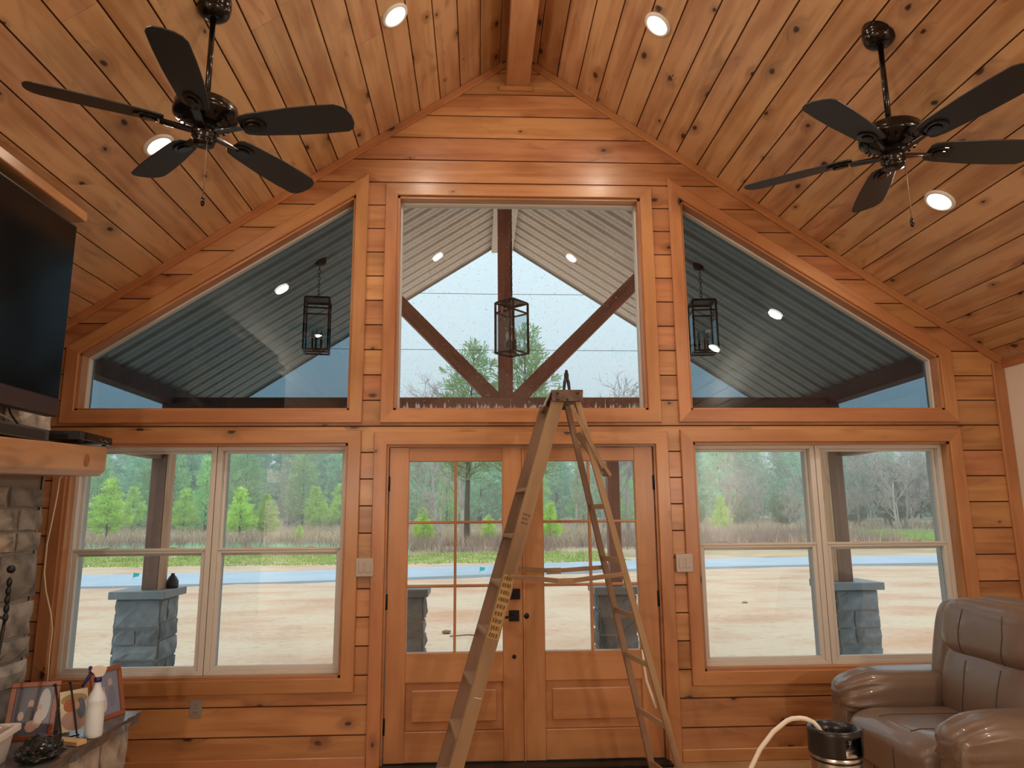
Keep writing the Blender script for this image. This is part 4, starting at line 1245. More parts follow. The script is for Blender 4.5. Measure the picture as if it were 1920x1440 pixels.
for i, (cx, cz, rx, rz_, col) in enumerate([(0.0, 0.05, 0.062, 0.048, (0.36, 0.23, 0.20)), (0.0, 0.145, 0.062, 0.028, (0.30, 0.20, 0.08)), (-0.02, 0.118, 0.030, 0.030, (0.34, 0.11, 0.05)), (0.03, 0.10, 0.022, 0.05, (0.10, 0.12, 0.16)), (0.012, 0.115, 0.012, 0.02, (0.45, 0.26, 0.2))]):
    m.add([(cx+rx*math.cos(2*PI*k/16), -0.0004-0.0002*i, cz+rz_*math.sin(2*PI*k/16)) for k in range(16)], [tuple(range(16))], i+1); mats.append(plain('card_tone', col, 0.4))
m.v = [tuple(R @ Vector(v)) for v in m.v]; m.build('card', mats, t)
# spray bottle
t = thing('spray_bottle', 'milky spray bottle with navy trigger standing on the hearth', 'bottle', (-2.185, -1.085, Z0), math.radians(205))
m = MB(); m.lathe([(0.0, 0.001), (0.036, 0.001), (0.040, 0.006), (0.0405, 0.02), (0.0405, 0.135), (0.037, 0.15), (0.0405, 0.165), (0.0395, 0.175), (0.028, 0.205), (0.0185, 0.225), (0.015, 0.245), (0.0145, 0.255)], 28, caps=False); m.build('body', M['bottle'], t)
m = MB(); m.lathe([(0.0, 0.255), (0.0175, 0.255), (0.0175, 0.276), (0.013, 0.278), (0.0, 0.278)], 20, caps=False); m.build('collar', M['navy'], t)
m = MB(); m.prism([(-0.030, 0.296), (-0.020, 0.279), (0.012, 0.278), (0.020, 0.296), (0.035, 0.308), (0.030, 0.326), (-0.005, 0.331), (-0.036, 0.318)], 'y', -0.011, 0.011); m.build('spray_head', M['cream'], t, bevel=0.003)
m = MB(); m.prism([(0.030, 0.306), (0.034, 0.305), (0.046, 0.316), (0.046, 0.329), (0.036, 0.333), (0.028, 0.326)], 'y', -0.010, 0.010); m.build('nozzle', M['navy'], t, bevel=0.003)
m = MB(); m.tube([(0.026, 0, 0.306), (0.040, 0, 0.285), (0.052, 0, 0.262), (0.066, 0, 0.238)], [0.007, 0.008, 0.008, 0.006], 8); m.build('trigger', M['navy'], t)
# paper, pine block, bag, tub
t = thing('white_box', 'small white paper box at the back of the hearth behind the iron easel', 'box', (-2.425, -0.985, Z0), math.radians(8))
m = MB(); m.box((-0.06, -0.04, 0.0), (0.055, 0.05, 0.105)); m.build('carton', M['paper'], t, bevel=0.002)
m = MB(); m.add([(-0.06, -0.04, 0.105), (0.055, -0.04, 0.105), (0.055, -0.012, 0.118), (-0.06, -0.012, 0.116)], [(0, 1, 2, 3)]); m.build('flap', M['paper'], t)
m = MB(); m.box((-0.10, -0.028, 0.001), (0.10, 0.028, 0.021)); o = m.build('wood_block', M['block'], loc=(-2.262, -1.185, Z0), rot=(0, 0, math.radians(-20)), bevel=0.002)
tag(o, 'small raw pine stick lying on the hearth before the bottle', 'wood')
def crumpled(name, c, r, mat, seed, label, cat):
    rng = random.Random(seed)
    bm = bmesh.new(); bmesh.ops.create_icosphere(bm, subdivisions=4, radius=1.0)
    from mathutils import noise
    for v in bm.verts:
        p = v.co.copy()
        k = 1+0.25*noise.noise(p*2.2+Vector((seed, 0, 0)))+0.16*abs(noise.noise(p*5.0+Vector((0, seed, 0))))-0.10*abs(noise.noise(p*9))
        v.co = Vector((p.x*r[0]*k, p.y*r[1]*k, max(-0.0, p.z+0.72)*r[2]*k))
    me = bpy.data.meshes.new(name); bm.to_mesh(me); bm.free(); me.materials.append(mat)
    o = bpy.data.objects.new(name, me); COL.objects.link(o); o.location = c
    return tag(o, label, cat)
crumpled('plastic_bag', (-2.25, -1.415, Z0), (0.085, 0.105, 0.052), M['bag'], 5, 'crumpled shiny black plastic bag on the hearth beside the milky tub', 'bag')
t = thing('storage_tub', 'milky plastic tub with a flat rim at the front of the hearth', 'tub', (-2.46, -1.62, Z0), math.radians(10))
m = MB()
def rrect(w, d, r, z, n=5):
    pts = []
    for cx, cy, a0 in ((w-r, d-r, 0), (-w+r, d-r, 90), (-w+r, -d+r, 180), (w-r, -d+r, 270)):
        for k in range(n+1):
            a = math.radians(a0+90*k/n); pts.append((cx+r*math.cos(a), cy+r*math.sin(a), z))
    return pts
rings = [rrect(0.105, 0.205, 0.03, 0.001), rrect(0.125, 0.225, 0.035, 0.135), rrect(0.140, 0.240, 0.04, 0.136), rrect(0.140, 0.240, 0.04, 0.122), rrect(0.143, 0.243, 0.04, 0.122), rrect(0.143, 0.243, 0.04, 0.142), rrect(0.120, 0.220, 0.035, 0.142), rrect(0.100, 0.200, 0.03, 0.008)]
vs = [p for r in rings for p in r]; n = len(rings[0])
fs = [(k*n+i, k*n+(i+1) % n, (k+1)*n+(i+1) % n, (k+1)*n+i) for k in range(len(rings)-1) for i in range(n)]+[tuple(reversed(range(n))), tuple((len(rings)-1)*n+i for i in range(n))]
m.add(vs, fs); m.build('body', M['tub'], t)
m = MB(); m.add([(-0.10, -0.19, 0.13), (0.09, -0.2, 0.15), (0.10, 0.12, 0.155), (-0.02, 0.20, 0.17), (-0.10, 0.17, 0.15)], [(0, 1, 2, 3, 4)])
o = m.build('loose_paper', M['paper'], t); o['label'] = 'white paper lying on the open tub'
# fire tools on a stand beside the hearth opening
t = thing('fire_tool_set', 'black wrought-iron fire tools with ball-topped twisted handles against the stone', 'fire tools', (-2.52, -1.50, Z0))
m = MB(); m.lathe([(0.0, 0.001), (0.10, 0.001), (0.10, 0.012), (0.03, 0.025), (0.0, 0.025)], 24, caps=False); m.build('base', M['iron'], t)
m = MB(); m.tube([(0, 0, 0.02), (0, 0, 0.70)], 0.008, 10); m.build('stand_post', M['iron'], t)
m = MB(); m.tube([(0.10, 0.02, 0.61), (0.05, 0.01, 0.625), (0, 0, 0.62), (-0.07, -0.02, 0.625), (-0.12, -0.05, 0.61)], 0.006, 8); m.build('hanger_bar', M['iron'], t)
for x, y, zt in ((0.085, 0.035, 0.845), (-0.10, -0.06, 0.86)):
    m = MB(); m.tube([(x-0.03, y-0.02, 0.03), (x-0.01, y-0.01, 0.35), (x, y, 0.60)], 0.0075, 8)
    for k in range(5): m.ball((x+0.002, y, 0.615+k*0.038), (0.0125, 0.0125, 0.022), 10, 6)
    m.ball((x+0.003, y, zt-0.02), 0.0185, 14, 10)
    m.build('poker', M['iron'], t)

# ------------------------------------------------------------------ recliner
from mathutils import noise as mnoise
def pillow(name, mat, parent, c, s, e1=0.35, e2=0.35, n=40, m=28, fn=None, rot=None):
    """rounded upholstery volume: a superellipsoid of half sizes s, optionally reshaped by fn"""
    def sp(x, e): return math.copysign(abs(x)**e, x)
    vs, fs = [], []
    for i in range(m+1):
        a = -PI/2+PI*i/m
        for k in range(n):
            t = 2*PI*k/n
            p = Vector((s[0]*sp(math.cos(a), e1)*sp(math.cos(t), e2), s[1]*sp(math.cos(a), e1)*sp(math.sin(t), e2), s[2]*sp(math.sin(a), e1)))
            if fn: p = fn(p)
            if rot: p = rot @ p
            vs.append(p+Vector(c))
    for i in range(m):
        for k in range(n):
            fs.append((i*n+k, i*n+(k+1) % n, (i+1)*n+(k+1) % n, (i+1)*n+k))
    mb = MB(); mb.add(vs, fs, 0, True)
    return mb.build(name, mat, parent)

def make_recliner():
    # local frame: the chair faces -x, +y is the side towards the windows
    t = thing('recliner', 'taupe leather recliner with pillow arms by the right window', 'recliner', (2.29, -1.05, 0.0))
    def soft(amp, f, seed):
        def fn(p):
            return p*(1+amp*mnoise.noise(p*f+Vector((seed, seed, 0))))
        return fn
    # side panels and front
    for s, nm in ((1, 'far'), (-1, 'near')):
        pillow('side_panel', M['leather'], t, (-0.03, s*0.47, 0.29), (0.45, 0.085, 0.275), 0.16, 0.16)
        def armfn(p, s=s):
            x = p.x
            q = p.copy()
            front = max(0.0, min(1.0, (-x-0.16)/0.28))
            # the pillow droops over the front and gathers in pleats there
            q.z -= 0.035*front**2
            ang = math.atan2(p.z, p.y*s)
            q *= 1
            pl = 0.007*front*math.sin(ang*17+2.0*math.sin(ang*3))*(1 if p.z > -0.09 else 0.4)
            r = Vector((0, p.y, p.z))
            if r.length > 1e-4: q += r.normalized()*pl
            q.x += -0.010*front*math.sin(ang*13)
            back = max(0.0, (x-0.1)/0.36)
            q.z += 0.015*back
            return q
        pillow('armrest', M['leather'], t, (-0.06, s*0.455, 0.545), (0.43, 0.135, 0.125), 0.62, 0.55, 72, 44, armfn)
    pn = MB(); pn.box((-0.30, -0.562, 0.05), (0.42, -0.557, 0.50)); pn.build('side_fabric', M['velour'], t, bevel=0.002)
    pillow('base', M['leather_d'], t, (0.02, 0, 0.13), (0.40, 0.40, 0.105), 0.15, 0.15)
    # seat cushion with a domed top and a waterfall front
    def seatfn(p):
        q = p.copy()
        if p.x < -0.2: q.z -= 0.05*((-p.x-0.2)/0.26)**2
        q.z += 0.012*mnoise.noise(p*4.0)
        return q
    seat = pillow('seat_cushion', M['leather'], t, (-0.15, 0, 0.375), (0.385, 0.345, 0.125), 0.42, 0.28, 56, 32, seatfn)
    foot = pillow('footrest', M['leather'], t, (-0.43, 0, 0.165), (0.06, 0.355, 0.125), 0.35, 0.3)
    RB = Matrix.Rotation(math.radians(12), 4, 'Y').to_3x3()
    # back: shell with wings, lumbar cushion, head cushion
    pillow('back_shell', M['leather'], t, (0.33, 0, 0.70), (0.10, 0.40, 0.40), 0.35, 0.35, rot=RB)
    for s in (1, -1):
        pillow('back_wing', M['leather'], t, (0.235, s*0.375, 0.80), (0.13, 0.075, 0.255), 0.45, 0.5, fn=soft(0.05, 3, 1+s), rot=RB)
    def lum(p):
        q = p.copy(); q.x -= 0.03*math.cos(p.z*6)*math.cos(p.y*3); return q
    lumbar = pillow('lumbar_cushion', M['leather'], t, (0.185, 0, 0.63), (0.115, 0.345, 0.225), 0.45, 0.32, 56, 36, lum, RB)
    head = pillow('head_cushion', M['leather'], t, (0.215, 0, 0.925), (0.135, 0.345, 0.165), 0.55, 0.34, 56, 36, soft(0.04, 3, 4), RB)
    # stitched seams laid on the cushions' own surfaces
    from mathutils.bvhtree import BVHTree
    def seam(o, pts, d, lift=0.0005):
        tree = BVHTree.FromPolygons([v.co for v in o.data.vertices], [p.vertices for p in o.data.polygons])
        out = []
        for k in range(len(pts)-1):
            for q in range(6):
                p = Vector(pts[k]).lerp(Vector(pts[k+1]), q/6)
                h = tree.ray_cast(p, Vector(d).normalized())
                if h[0] is not None: out.append(h[0]-Vector(d).normalized()*lift)
        if len(out) > 2:
            m = MB(); m.tube(out, 0.0032, 6); m.build('seam', M['leather_d'], t)
    for s in (0.125, -0.125):
        seam(lumbar, [(-0.6, s, 0.47), (-0.6, s*0.92, 0.62), (-0.6, s, 0.80)], (1, 0, 0))
        seam(head, [(-0.6, s*1.15, 0.80), (-0.6, s*1.25, 0.93), (-0.6, s*1.1, 1.06)], (1, 0, 0))
        seam(seat, [(0.02, s*0.98, 0.9), (-0.3, s, 0.9), (-0.46, s*1.05, 0.9)], (0, 0, -1))
        seam(seat, [(-1.0, s*1.05, 0.43), (-1.0, s*1.05, 0.30)], (1, 0, 0))
        seam(foot, [(-1.0, s, 0.26), (-1.0, s, 0.07)], (1, 0, 0))
    t.scale = (1.0, 1.1, 1.0)
    for x, y in ((-0.36, 0.42), (-0.36, -0.42), (0.36, 0.42), (0.36, -0.42)):
        m = MB(); m.lathe([(0.0, 0.0), (0.022, 0.0), (0.026, 0.03), (0.0, 0.03)], 12, c=(x, y, 0), caps=False); m.build('foot', M['rubber'], t)
    return t
make_recliner()

# ------------------------------------------------------------------ steel keg with hose
t = thing('keg', 'slim steel soda keg with black rubber top ring beside the recliner', 'keg', (1.275, -1.60, 0.0))
m = MB(); m.lathe([(0.0, 0.09), (0.104, 0.09), (0.1055, 0.10), (0.1055, 0.515), (0.100, 0.540), (0.080, 0.556), (0.0, 0.560)], 48, caps=False); m.build('body', M['steel'], t)
m = MB(); m.lathe([(0.0, 0.0), (0.106, 0.0), (0.112, 0.01), (0.112, 0.09), (0.106, 0.10), (0.0, 0.10)], 40, caps=False); m.build('bottom_ring', M['rubber'], t)
m = MB()
n = 64
prof = [(0.104, 0.530), (0.113, 0.530), (0.115, 0.54), (0.1135, 0.615), (0.115, 0.628), (0.108, 0.638), (0.094, 0.636), (0.090, 0.60), (0.092, 0.545)]
vs = []
def hole(k):    # two hand holes through the ring
    a = (360*k/n) % 180
    return 62 <= a <= 118
for k in range(n):
    a = 2*PI*k/n
    vs += [(r*math.cos(a), r*math.sin(a), z) for r, z in prof]
fs = []
np_ = len(prof)
for k in range(n):
    k2 = (k+1) % n
    for i in range(np_):
        j = (i+1) % np_
        if hole(k) and hole(k2) and i in (2, 7): continue
        fs.append((k*np_+i, k2*np_+i, k2*np_+j, k*np_+j))
m.add(vs, fs, 0, True)
o = m.build('top_ring', M['rubber'], t, rot=(0, 0, math.radians(18)))
m = MB(); m.lathe([(0.0, 0.558), (0.056, 0.558), (0.058, 0.566), (0.046, 0.576), (0.0, 0.580)], 28, caps=False); lid = m.build('lid', M['steel'], t)
m = MB(); m.tube([(-0.045, -0.02, 0.575), (-0.035, -0.03, 0.600), (0.0, -0.035, 0.606), (0.035, -0.03, 0.600), (0.045, -0.02, 0.575)], 0.004, 8); m.tube([(-0.045, 0.02, 0.575), (-0.03, 0.03, 0.598), (0.03, 0.03, 0.598), (0.045, 0.02, 0.575)], 0.004, 8); m.build('lid_bail', M['steel'], t)
for x in (-0.075, 0.075):
    m = MB(); m.lathe([(0.0, 0.55), (0.013, 0.55), (0.013, 0.575), (0.009, 0.58), (0.010, 0.60), (0.0, 0.602)], 14, c=(x, 0.01, 0), caps=False); m.build('post_valve', M['steel'], t)
m = MB(); m.lathe([(0.1056, 0.505), (0.1075, 0.510), (0.1056, 0.515)], 40, caps=False); m.build('shoulder_bead', M['rubber'], t)
m = MB(); m.tube([(1.235, -1.585, 0.585), (1.215, -1.575, 0.628), (1.198, -1.57, 0.648), (1.170, -1.56, 0.660), (1.146, -1.555, 0.663), (1.110, -1.55, 0.660), (1.084, -1.55, 0.651), (1.02, -1.55, 0.607), (0.954, -1.55, 0.535), (0.908, -1.55, 0.459), (0.87, -1.56, 0.36), (0.85, -1.58, 0.22), (0.86, -1.62, 0.08), (0.92, -1.68, 0.012), (1.02, -1.72, 0.0115), (1.14, -1.74, 0.0115)], 0.0105, 12)
tag(m.build('beer_hose', M['hose']), 'white plastic hose arching out of the keg top', 'hose')

# ------------------------------------------------------------------ the porch outside
PZ, PS, PY0, PY1 = 5.06, 0.65, 0.17, 3.85
def porch_z(x): return PZ-PS*abs(x)
def make_porch_roof():
    t = thing('porch_roof', 'gabled porch roof of pale ribbed metal panels outside the upper windows', 'roof', (0, 2.0, 4.0))
    u = math.hypot(1, PS)
    def B(mb, name, mat, **k):
        mb.v = [(v[0], v[1]-2.0, v[2]-4.0) for v in mb.v]
        return mb.build(name, mat, t, **k)
    npan = 4
    pw = (PY1-PY0)/npan
    for s in (-1, 1):
        for k in range(npan):
            y0 = PY0+k*pw; prof = []
            nr = 4; sp = pw/nr
            for r in range(nr):
                a = y0+r*sp
                prof += [(a, 0), (a+sp*0.30, 0), (a+sp*0.33, 0.006), (a+sp*0.36, 0.006), (a+sp*0.39, 0), (a+sp*0.66, 0), (a+sp*0.70, 0.048), (a+sp*0.94, 0.048)]
            prof.append((y0+pw, 0))
            n = len(prof)
            xa, xb = s*0.125, s*3.45
            vs = []
            for x in (xa, xb):
                for y, w in prof: vs.append((x+s*w*PS/u, y, porch_z(x)+w/u))
            for x in (xa, xb):
                for y, w in prof: vs.append((x+s*(w+0.006)*PS/u, y, porch_z(x)+(w+0.006)/u))
            fs = []
            for i in range(n-1):
                fs.append((i, i+1, n+i+1, n+i)); fs.append((2*n+i, 3*n+i, 3*n+i+1, 2*n+i+1))
                fs.append((i, 2*n+i, 2*n+i+1, i+1)); fs.append((n+i, n+i+1, 3*n+i+1, 3*n+i))
            fs += [(0, n, 3*n, 2*n), (n-1, 2*n+n-1, 3*n+n-1, 2*n-1)]
            m = MB(); m.add(vs, fs); B(m, 'metal_panel', M['metal_roof'])
        # rake trim along the front edge, eave beam along the low edge
        m = MB(); m.prism([(s*0.03, porch_z(0.03)-0.02), (s*3.50, porch_z(3.50)-0.02), (s*3.50, porch_z(3.50)+0.07), (s*0.03, porch_z(0.03)+0.07)], 'y', PY1, PY1+0.035); B(m, 'rake_trim', M['rake'] if 'rake' in M else M['ext'])
        m = MB(); m.prism([(s*0.0, PZ+0.06), (s*3.50, porch_z(3.50)+0.06), (s*3.50, porch_z(3.50)+0.09), (s*0.0, PZ+0.09)], 'y', PY0, PY1+0.035); B(m, 'roof_deck', M['ext'])
        m = MB(); m.box((min(s*3.33, s*3.47), PY0, 2.70), (max(s*3.33, s*3.47), PY1, 2.845)); B(m, 'eave_beam', M['cedar'])
    m = MB(); m.box((-0.135, PY0, 4.90), (0.135, PY1, 4.98)); B(m, 'ridge_board', M['metal_roof'])
    return t
make_porch_roof()
def make_truss():
    y0, y1 = 2.30, 2.44
    t = thing('porch_truss', 'red-brown timber truss with king post and two braces under the porch gable', 'truss', (0, 2.4, 2.6))
    board('tie_beam', (-3.45, y1, 2.625), (3.45, y1, 2.625), 0.138, y1-y0, (0, -1, 0), M['cedar'], t, chamfer=0.006)
    board('king_post', (0.053, y1, 2.765), (0.053, y1, 4.93), 0.150, y1-y0, (0, -1, 0), M['cedar'], t, chamfer=0.006)
    # braces from the foot of the king post up to the rafters
    for s, a, b in ((1, Vector((0.11, 0, 2.765)), Vector((1.44, 0, 4.09))), (-1, Vector((-1.46, 0, 4.11)), Vector((-0.145, 0, 2.765)))):
        d = (b-a).normalized(); w = 0.146; n = Vector((-d.z, 0, d.x))
        p0, p1 = a-n*w*0.5, b-n*w*0.5
        k = 0.146*1.0
        board('brace', (p0.x, y1-0.012, p0.z), (p1.x, y1-0.012, p1.z), w, y1-y0-0.024, (0, -1, 0), M['cedar'], t, chamfer=0.006,
              m0=(-0.10 if s > 0 else 0.0), m1=(0.10 if s < 0 else 0.0))
    return t
make_truss()
def make_pier(x, y, w, ztop, zb, seed, label):
    t = thing('stone_pier', label, 'pier', (x, y, zb), 0, 'stone piers under the porch posts')
    rng = random.Random(seed)
    c = w/2-0.045
    m = MB(); m.box((-c, -c, 0.0), (c, c, ztop-zb-0.075)); m.build('mortar', M['mortar'], t)
    mats = [M['pierstone']]
    stone_wall(t, x-c-0.01, x+c+0.01, zb, ztop-0.078, ('y-', y-c), mats, rng, hrange=(0.13, 0.2), wrange=(0.20, 0.45), depth=0.035)
    stone_wall(t, y-c, y+c, zb, ztop-0.078, ('x+', x+c), mats, rng, hrange=(0.13, 0.2), wrange=(0.2, 0.45), depth=0.035)
    stone_wall(t, y-c, y+c, zb, ztop-0.078, ('x-', x-c), mats, rng, hrange=(0.13, 0.2), wrange=(0.2, 0.45), depth=0.035)
    h = w/2+0.012
    m = MB(); m.box((-h, -h, ztop-zb-0.072), (h, h, ztop-zb)); m.build('cap', M['cap'], t, bevel=0.006)
    return t
def make_post(x, y, w, z0, z1, label, inner=0):
    t = thing('porch_post', label, 'post', (x, y, z0), 0, 'timber posts of the porch')
    board('timber', (x+w/2, y+w/2, z0+0.002), (x+w/2, y+w/2, z1), w, w, (0, -1, 0), M['cedar_d'] if inner else M['cedar'], t, chamfer=0.008)
    if inner:      # a thin board in lighter cedar over the inner side face
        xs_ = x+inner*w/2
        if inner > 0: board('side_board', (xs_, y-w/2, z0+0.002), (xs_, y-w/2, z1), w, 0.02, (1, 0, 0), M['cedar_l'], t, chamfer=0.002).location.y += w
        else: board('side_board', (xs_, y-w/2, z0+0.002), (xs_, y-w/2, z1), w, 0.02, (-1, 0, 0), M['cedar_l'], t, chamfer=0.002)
    return t
for s, lab in ((-1, 'left'), (1, 'right')):
    make_pier(-3.52 if s < 0 else 3.455, 2.50, 0.50, 0.895, -0.06, 21+s, 'grey stone pier with flat cap seen through the lower %s window' % lab)
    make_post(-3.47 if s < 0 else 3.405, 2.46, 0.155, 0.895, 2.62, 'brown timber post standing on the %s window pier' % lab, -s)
    b = MB(); b.box((s*3.50-0.06, 0.2, 2.155), (s*3.50+0.06, 2.375, 2.40)); o = b.build('porch_beam', M['cedar_d'])
    tag(o, 'dark porch beam running from the house to the post outside the %s window' % lab, 'beam')
    make_pier(s*1.035+0.02, 2.44, 0.44, 0.885, -0.06, 41+s, 'grey stone pier with flat cap seen through the %s door glass' % lab)
    make_post(-1.07 if s < 0 else 1.065, 2.40, 0.125, 0.885, 2.62, 'red-brown timber post on the pier outside the %s door' % lab)
def make_lantern():
    w, h = 0.215, 0.49
    t = thing('porch_lantern', 'black open-frame lantern hanging on chain in front of the king post', 'lantern', (0, 0, 0), 0, 'black box lanterns on the porch')
    c = w/2
    for x in (-c, c):
        for y in (-c, c):
            m = MB(); m.box((x-0.008, y-0.008, 0), (x+0.008, y+0.008, h)); m.build('corner_post', M['black'], t)
    for z in (0.006, h-0.10, h-0.006):
        m = MB()
        for s in (-1, 1):
            m.box((-c, s*c-0.007, z-0.007), (c, s*c+0.007, z+0.007)); m.box((s*c-0.007, -c, z-0.007), (s*c+0.007, c, z+0.007))
        m.build('rail_ring', M['black'], t)
    m = MB(); m.box((-c, -c, h), (c, c, h+0.010)); m.build('top_plate', M['black'], t)
    for s in (-1, 1):
        m = MB(); m.box((-c+0.008, s*c-0.0015, 0.013), (c-0.008, s*c+0.0015, h-0.107)); m.build('glass_pane', M['lglass'], t)
        m = MB(); m.box((s*c-0.0015, -c+0.008, 0.013), (s*c+0.0015, c-0.008, h-0.107)); m.build('glass_pane', M['lglass'], t)
    m = MB(); m.box((-c, -0.012, 0.0), (c, 0.012, 0.012)); m.box((-0.03, -0.03, 0.006), (0.03, 0.03, 0.035)); m.build('socket_bar', M['black'], t)
    for k in range(3):
        a = 2*PI*k/3+0.5
        x, y = 0.045*math.cos(a), 0.045*math.sin(a)
        m = MB(); m.tube([(x*0.4, y*0.4, 0.02), (x, y, 0.03), (x, y, 0.13)], 0.009, 8); cd = m.build('candle', M['black'], t)
        m = MB(); m.lathe([(0.006, 0.13), (0.014, 0.15), (0.017, 0.165), (0.011, 0.19), (0.002, 0.215)], 12, c=(x, y, 0), caps=False); m.build('bulb', M['filament'], cd)
    m = MB(); m.lathe([(0.0, h+0.01), (0.035, h+0.01), (0.012, h+0.035), (0.0, h+0.04)], 14, caps=False); m.build('finial', M['black'], t)
    return t
M['lglass'] = glass('lantern_glass', (0.90, 0.94, 0.95))
lan = make_lantern()
lan.location = (0.008, 1.55, 3.045); lan.rotation_euler = (0, 0, math.radians(48))
l2 = dup(lan, (-1.775, 1.50, 3.045), math.radians(8), 'black open-frame lantern hanging outside the left slanted window')
l3 = dup(lan, (1.80, 1.50, 3.045), math.radians(-6), 'black open-frame lantern hanging outside the right slanted window')
def chain_part(root, z1):
    """the chain up to the roof, link by link, and its canopy"""
    m = MB(); z = 0.53; k = 0
    L = z1-root.location.z
    while z < L-0.02:
        a = k % 2
        pts = [((0.011*math.cos(q*PI/4) if a else 0), (0 if a else 0.011*math.cos(q*PI/4)), z+0.0+0.021*math.sin(q*PI/4)) for q in range(9)]
        m.tube(pts, 0.0028, 5); z += 0.034; k += 1
    o = m.build('chain', M['black'], root); o['kind'] = 'stuff'
    m = MB(); m.lathe([(0.0, L-0.03), (0.045, L-0.025), (0.06, L-0.005), (0.06, L+0.06)], 18, caps=False); m.build('canopy', M['black'], root)
chain_part(lan, 4.90); chain_part(l2, porch_z(1.775)); chain_part(l3, porch_z(1.80))
# dark rounded thing leaning behind the left post, on the pier cap
m = MB(); m.lathe([(0.0, 0.0), (0.055, 0.0), (0.060, 0.03), (0.055, 0.07), (0.035, 0.105), (0.018, 0.125), (0.018, 0.14), (0.0, 0.141)], 18, caps=False)
tag(m.build('black_jug', M['tvcase'], loc=(-3.335, 2.58, 0.896)), 'small black jug on the pier cap behind the left post', 'jug')

# ------------------------------------------------------------------ yard, road, field
def gz(y): return -0.30 if y < 30 else -0.30+(y-30)*0.02
def road_y(x): return 22.0+3.2*math.tanh(x/9.0)-1.0
def grid(name, xs, ys, zf, mat):
    vs = [(x, y, zf(x, y)) for y in ys for x in xs]
    n = len(xs)
    fs = [(j*n+i, j*n+i+1, (j+1)*n+i+1, (j+1)*n+i) for j in range(len(ys)-1) for i in range(n-1)]
    mb = MB(); mb.add(vs, fs, 0, True)
    return mb.build(name, mat)
def yard_z(x, y):
    return -0.30+0.035*mnoise.noise(Vector((x*0.5, y*0.9, 0)))+0.02*mnoise.noise(Vector((x*1.7, y*2.5, 3))) - (0.03 if y > 18 else 0)
xs = [-60+i*0.8 for i in range(151)]
struct(grid('ground', xs, [0.16+i*0.45 for i in range(66)], yard_z, M['sand']), 'pale sandy yard in front of the porch', 'ground')
struct(grid('field', [-130+i*5 for i in range(53)], [28+i*3 for i in range(44)], lambda x, y: gz(y)-0.03+0.10*mnoise.noise(Vector((x*0.2, y*0.2, 5))) if y > 30 else -0.345, M['field']), 'dry field beyond the road', 'field')
rm = MB(); xs = [-80+i*2 for i in range(81)]
vs = []
for x in xs:
    y = road_y(x)
    vs += [(x, y-2.2, -0.245), (x, y+2.3, -0.245), (x, y-2.2, -0.40), (x, y+2.3, -0.40)]
fs = []
for i in range(len(xs)-1):
    a, b = 4*i, 4*(i+1)
    fs += [(a, b, b+1, a+1), (a+2, a, b, b+2)[::-1], (a+1, a+3, b+3, b+1)[::-1]]
rm.add(vs, fs); struct(rm.build('road', M['asphalt']), 'grey-blue wet road crossing behind the yard', 'road')
pf = MB(); pf.box((-4.9, 0.161, -0.16), (4.9, 3.0, -0.06)); struct(pf.build('porch_floor', M['concrete']), 'unseen concrete porch floor, paled to bounce light up', 'floor')

def blades(name, pts, n, hmin, hmax, spread, wid, mat, label, cat, seed, lean=0.35):
    """many thin upright blades as one object of stuff"""
    rg = np.random.default_rng(seed)
    P = np.repeat(np.array(pts, float), n, axis=0)
    N = len(P)
    off = rg.normal(0, spread, (N, 2))
    base = P.copy(); base[:, :2] += off
    h = rg.uniform(hmin, hmax, N)
    a = rg.uniform(0, 2*PI, N)
    dx = np.stack([np.cos(a), np.sin(a)*0.4, np.zeros(N)], 1)*wid
    tip = base.copy(); tip[:, 2] += h
    tip[:, :2] += rg.normal(0, lean, (N, 2))*h[:, None]
    V = np.empty((N*3, 3)); V[0::3] = base-dx; V[1::3] = base+dx; V[2::3] = tip
    me = bpy.data.meshes.new(name)
    me.vertices.add(N*3); me.vertices.foreach_set('co', V.ravel())
    me.loops.add(N*3); me.loops.foreach_set('vertex_index', np.arange(N*3))
    me.polygons.add(N); me.polygons.foreach_set('loop_start', np.arange(N)*3); me.polygons.foreach_set('loop_total', np.full(N, 3))
    me.update(); me.validate()
    me.materials.append(mat)
    o = bpy.data.objects.new(name, me); COL.objects.link(o)
    return tag(o, label, cat, kind='stuff')
rg = np.random.default_rng(5)
def scatter(n, x0, x1, y0, y1, f=None):
    out = []
    while len(out) < n:
        x, y = rg.uniform(x0, x1), rg.uniform(y0, y1)
        if f and not f(x, y): continue
        out.append((x, y, gz(y)-0.04))
    return out
blades('verge_grass', scatter(5200, -45, 6, 25.5, 33.0, lambda x, y: y > road_y(x)+2.9), 5, 0.05, 0.16, 0.15, 0.035, M['green'], 'low green grass along the far side of the road', 'grass', 1)
blades('green_lawn', scatter(4200, 23, 37, 39, 57, lambda x, y: (x-30)**2/34+(y-48)**2/68 < 1), 7, 0.06, 0.20, 0.15, 0.06, M['green'], 'bright green lawn patch beyond the road on the right', 'grass', 2)
blades('dry_grass', scatter(5200, -60, 50, 37, 76, lambda x, y: (x-30)**2/38+(y-47)**2/90 > 1), 6, 0.25, 0.75, 0.22, 0.035, M['straw'], 'dry straw-coloured grass of the field', 'grass', 3)
blades('bare_brush', scatter(1500, -40, 14, 33.5, 41, lambda x, y: y > 33.6+0.8*math.sin(x) and math.sin(x*0.9)+math.sin(x*0.37+y) > -0.9), 13, 0.30, 1.05, 0.30, 0.012, M['brush'], 'purple-brown leafless brush behind the road', 'brush', 4)
blades('grey_brush', scatter(900, 9, 26, 38, 47), 13, 0.3, 1.0, 0.32, 0.013, M['brush'], 'grey-brown brush at the field edge on the right', 'brush', 6)
